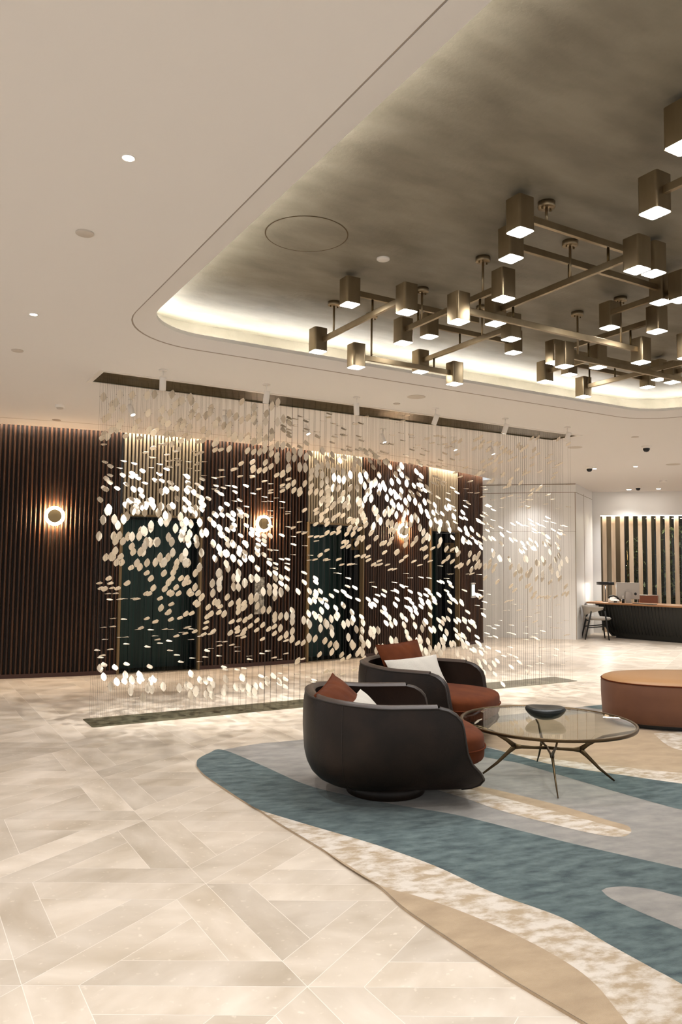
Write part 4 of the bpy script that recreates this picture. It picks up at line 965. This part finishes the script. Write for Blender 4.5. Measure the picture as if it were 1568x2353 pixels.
    def turn(x, z):
        return math.radians(phase(x, z)+random.gauss(0, 7))
    # local y (long way) -> (0, cos a, sin a): right-handed about x
    full = [(x, y, z, k, i, turn(x, z)) for x, y, z, k, i in plates]
    def big(q): return (q[0]**2+q[1]**2)**.5/max(.25, abs(math.sin(q[5])))
    full.sort(key=big)
    po = proto.build('leaf_plate', mats, r); first = True
    rest = MB()
    for j, (x, y, z, k, i, a) in enumerate(full):
        if j < 100:
            o = po if first else po.copy()
            if not first: COL.objects.link(o); o.parent = r
            first = False; o.location = Vector((x, y, z))-O; o.rotation_euler = (a, 0, 0)
        else: plate_geo(rest, Matrix.Translation(Vector((x, y, z))-O) @ Matrix.Rotation(a, 4, 'X'))
    o = rest.build('leaf_plates', mats, r); o['kind'] = 'stuff'
    # wires
    allw = []
    for k in range(NR):
        n = int((SX1-SX0-.08)/PITCH_)
        for i in range(n+1):
            x = SX0+.05+(k % 2)*PITCH_/2+i*PITCH_
            if x < SX1-.02 and (i % 2 == 0 or random.random() < .5): allw.append((x, ys[k]))
    allw.sort(key=lambda q: q[0]**2+q[1]**2)
    wp = None; ws = MB()
    def wire(mb, x, y):
        rr = .0006; mb.add([(x-rr, y-rr, .003-O.z), (x+rr, y-rr, .003-O.z), (x, y+rr, .003-O.z), (x-rr, y-rr, ZR-O.z), (x+rr, y-rr, ZR-O.z), (x, y+rr, ZR-O.z)], [(0, 1, 4, 3), (1, 2, 5, 4), (2, 0, 3, 5)])
    for j, (x, y) in enumerate(allw):
        if j < 100:
            if wp is None: m_ = MB(); wire(m_, 0, 0); wp = m_.build('wire', M['wire'], r); c = wp
            else: c = wp.copy(); COL.objects.link(c); c.parent = r
            c.location = (x-O.x, y-O.y, 0)
        else: wire(ws, x-O.x, y-O.y)
    o = ws.build('wires', M['wire'], r); o['kind'] = 'stuff'
    print('plates', len(full), 'wires', len(allw))
sculpture()
# ------------------------------------------------------------------ lamps of the room
def down(x, y, e, z=ZC-.02, size=110, r=.05, col=(.985, .985, 1), blend=.9):
    L_ = bpy.data.lights.new('downlight_beam', 'SPOT'); L_.energy = e; L_.spot_size = math.radians(size); L_.spot_blend = blend; L_.shadow_soft_size = r; L_.color = col
    o = bpy.data.objects.new('downlight_beam', L_); COL.objects.link(o); o.location = (x, y, z)
for x, y, e in ((.865, 3.415, 70), (.86, 6.01, 55), (.865, .8, 170), (-1.7, .8, 130), (-1.7, 3.4, 80), (-1.7, 6.0, 60), (.865, 8.6, 50), (-1.7, 8.6, 50)): down(x, y, e)
for x, y, e in ((11.627, 9.196, 130), (11.276, 9.827, 90), (14.927, 12.0, 60), (15.296, 11.473, 60), (10.0, 5.2, 130), (13.2, 8.2, 150), (9.6, 9.6, 90), (11.85, 12.05, 28)): down(x, y, e)
# the boxes of the chandelier throw their light down
for x, y in ((3.0, 5.0), (3.3, 3.3), (4.2, 4.6), (4.4, 3.2), (5.3, 4.3), (5.6, 5.2), (5.9, 3.3), (6.9, 4.6)):
    down(x, y, 26, z=3.15, size=120, r=.12)
# wall lit beside the guest chair
L_ = bpy.data.lights.new('desk_lamp_bulb', 'POINT'); L_.energy = 7; L_.color = (1, .93, .84); L_.shadow_soft_size = .05
o = bpy.data.objects.new('desk_lamp_bulb', L_); COL.objects.link(o); pd = desk_px(1392, .45); o.location = (pd[0], pd[1], pd[2]+.36)
wd = bpy.data.worlds.new('world'); S.world = wd; wd.use_nodes = True
wd.node_tree.nodes['Background'].inputs[0].default_value = (.97, .985, 1, 1); wd.node_tree.nodes['Background'].inputs[1].default_value = .36
S.view_settings.view_transform = 'Standard'; S.view_settings.look = 'None'; S.view_settings.exposure = 1.27; S.view_settings.gamma = 1
S.view_settings.use_curve_mapping = False
S.cycles.max_bounces = 8; S.cycles.diffuse_bounces = 5; S.cycles.glossy_bounces = 4; S.cycles.transparent_max_bounces = 12
S.cycles.sample_clamp_indirect = 6; S.cycles.caustics_reflective = False; S.cycles.caustics_refractive = False
S.cycles.use_denoising = True
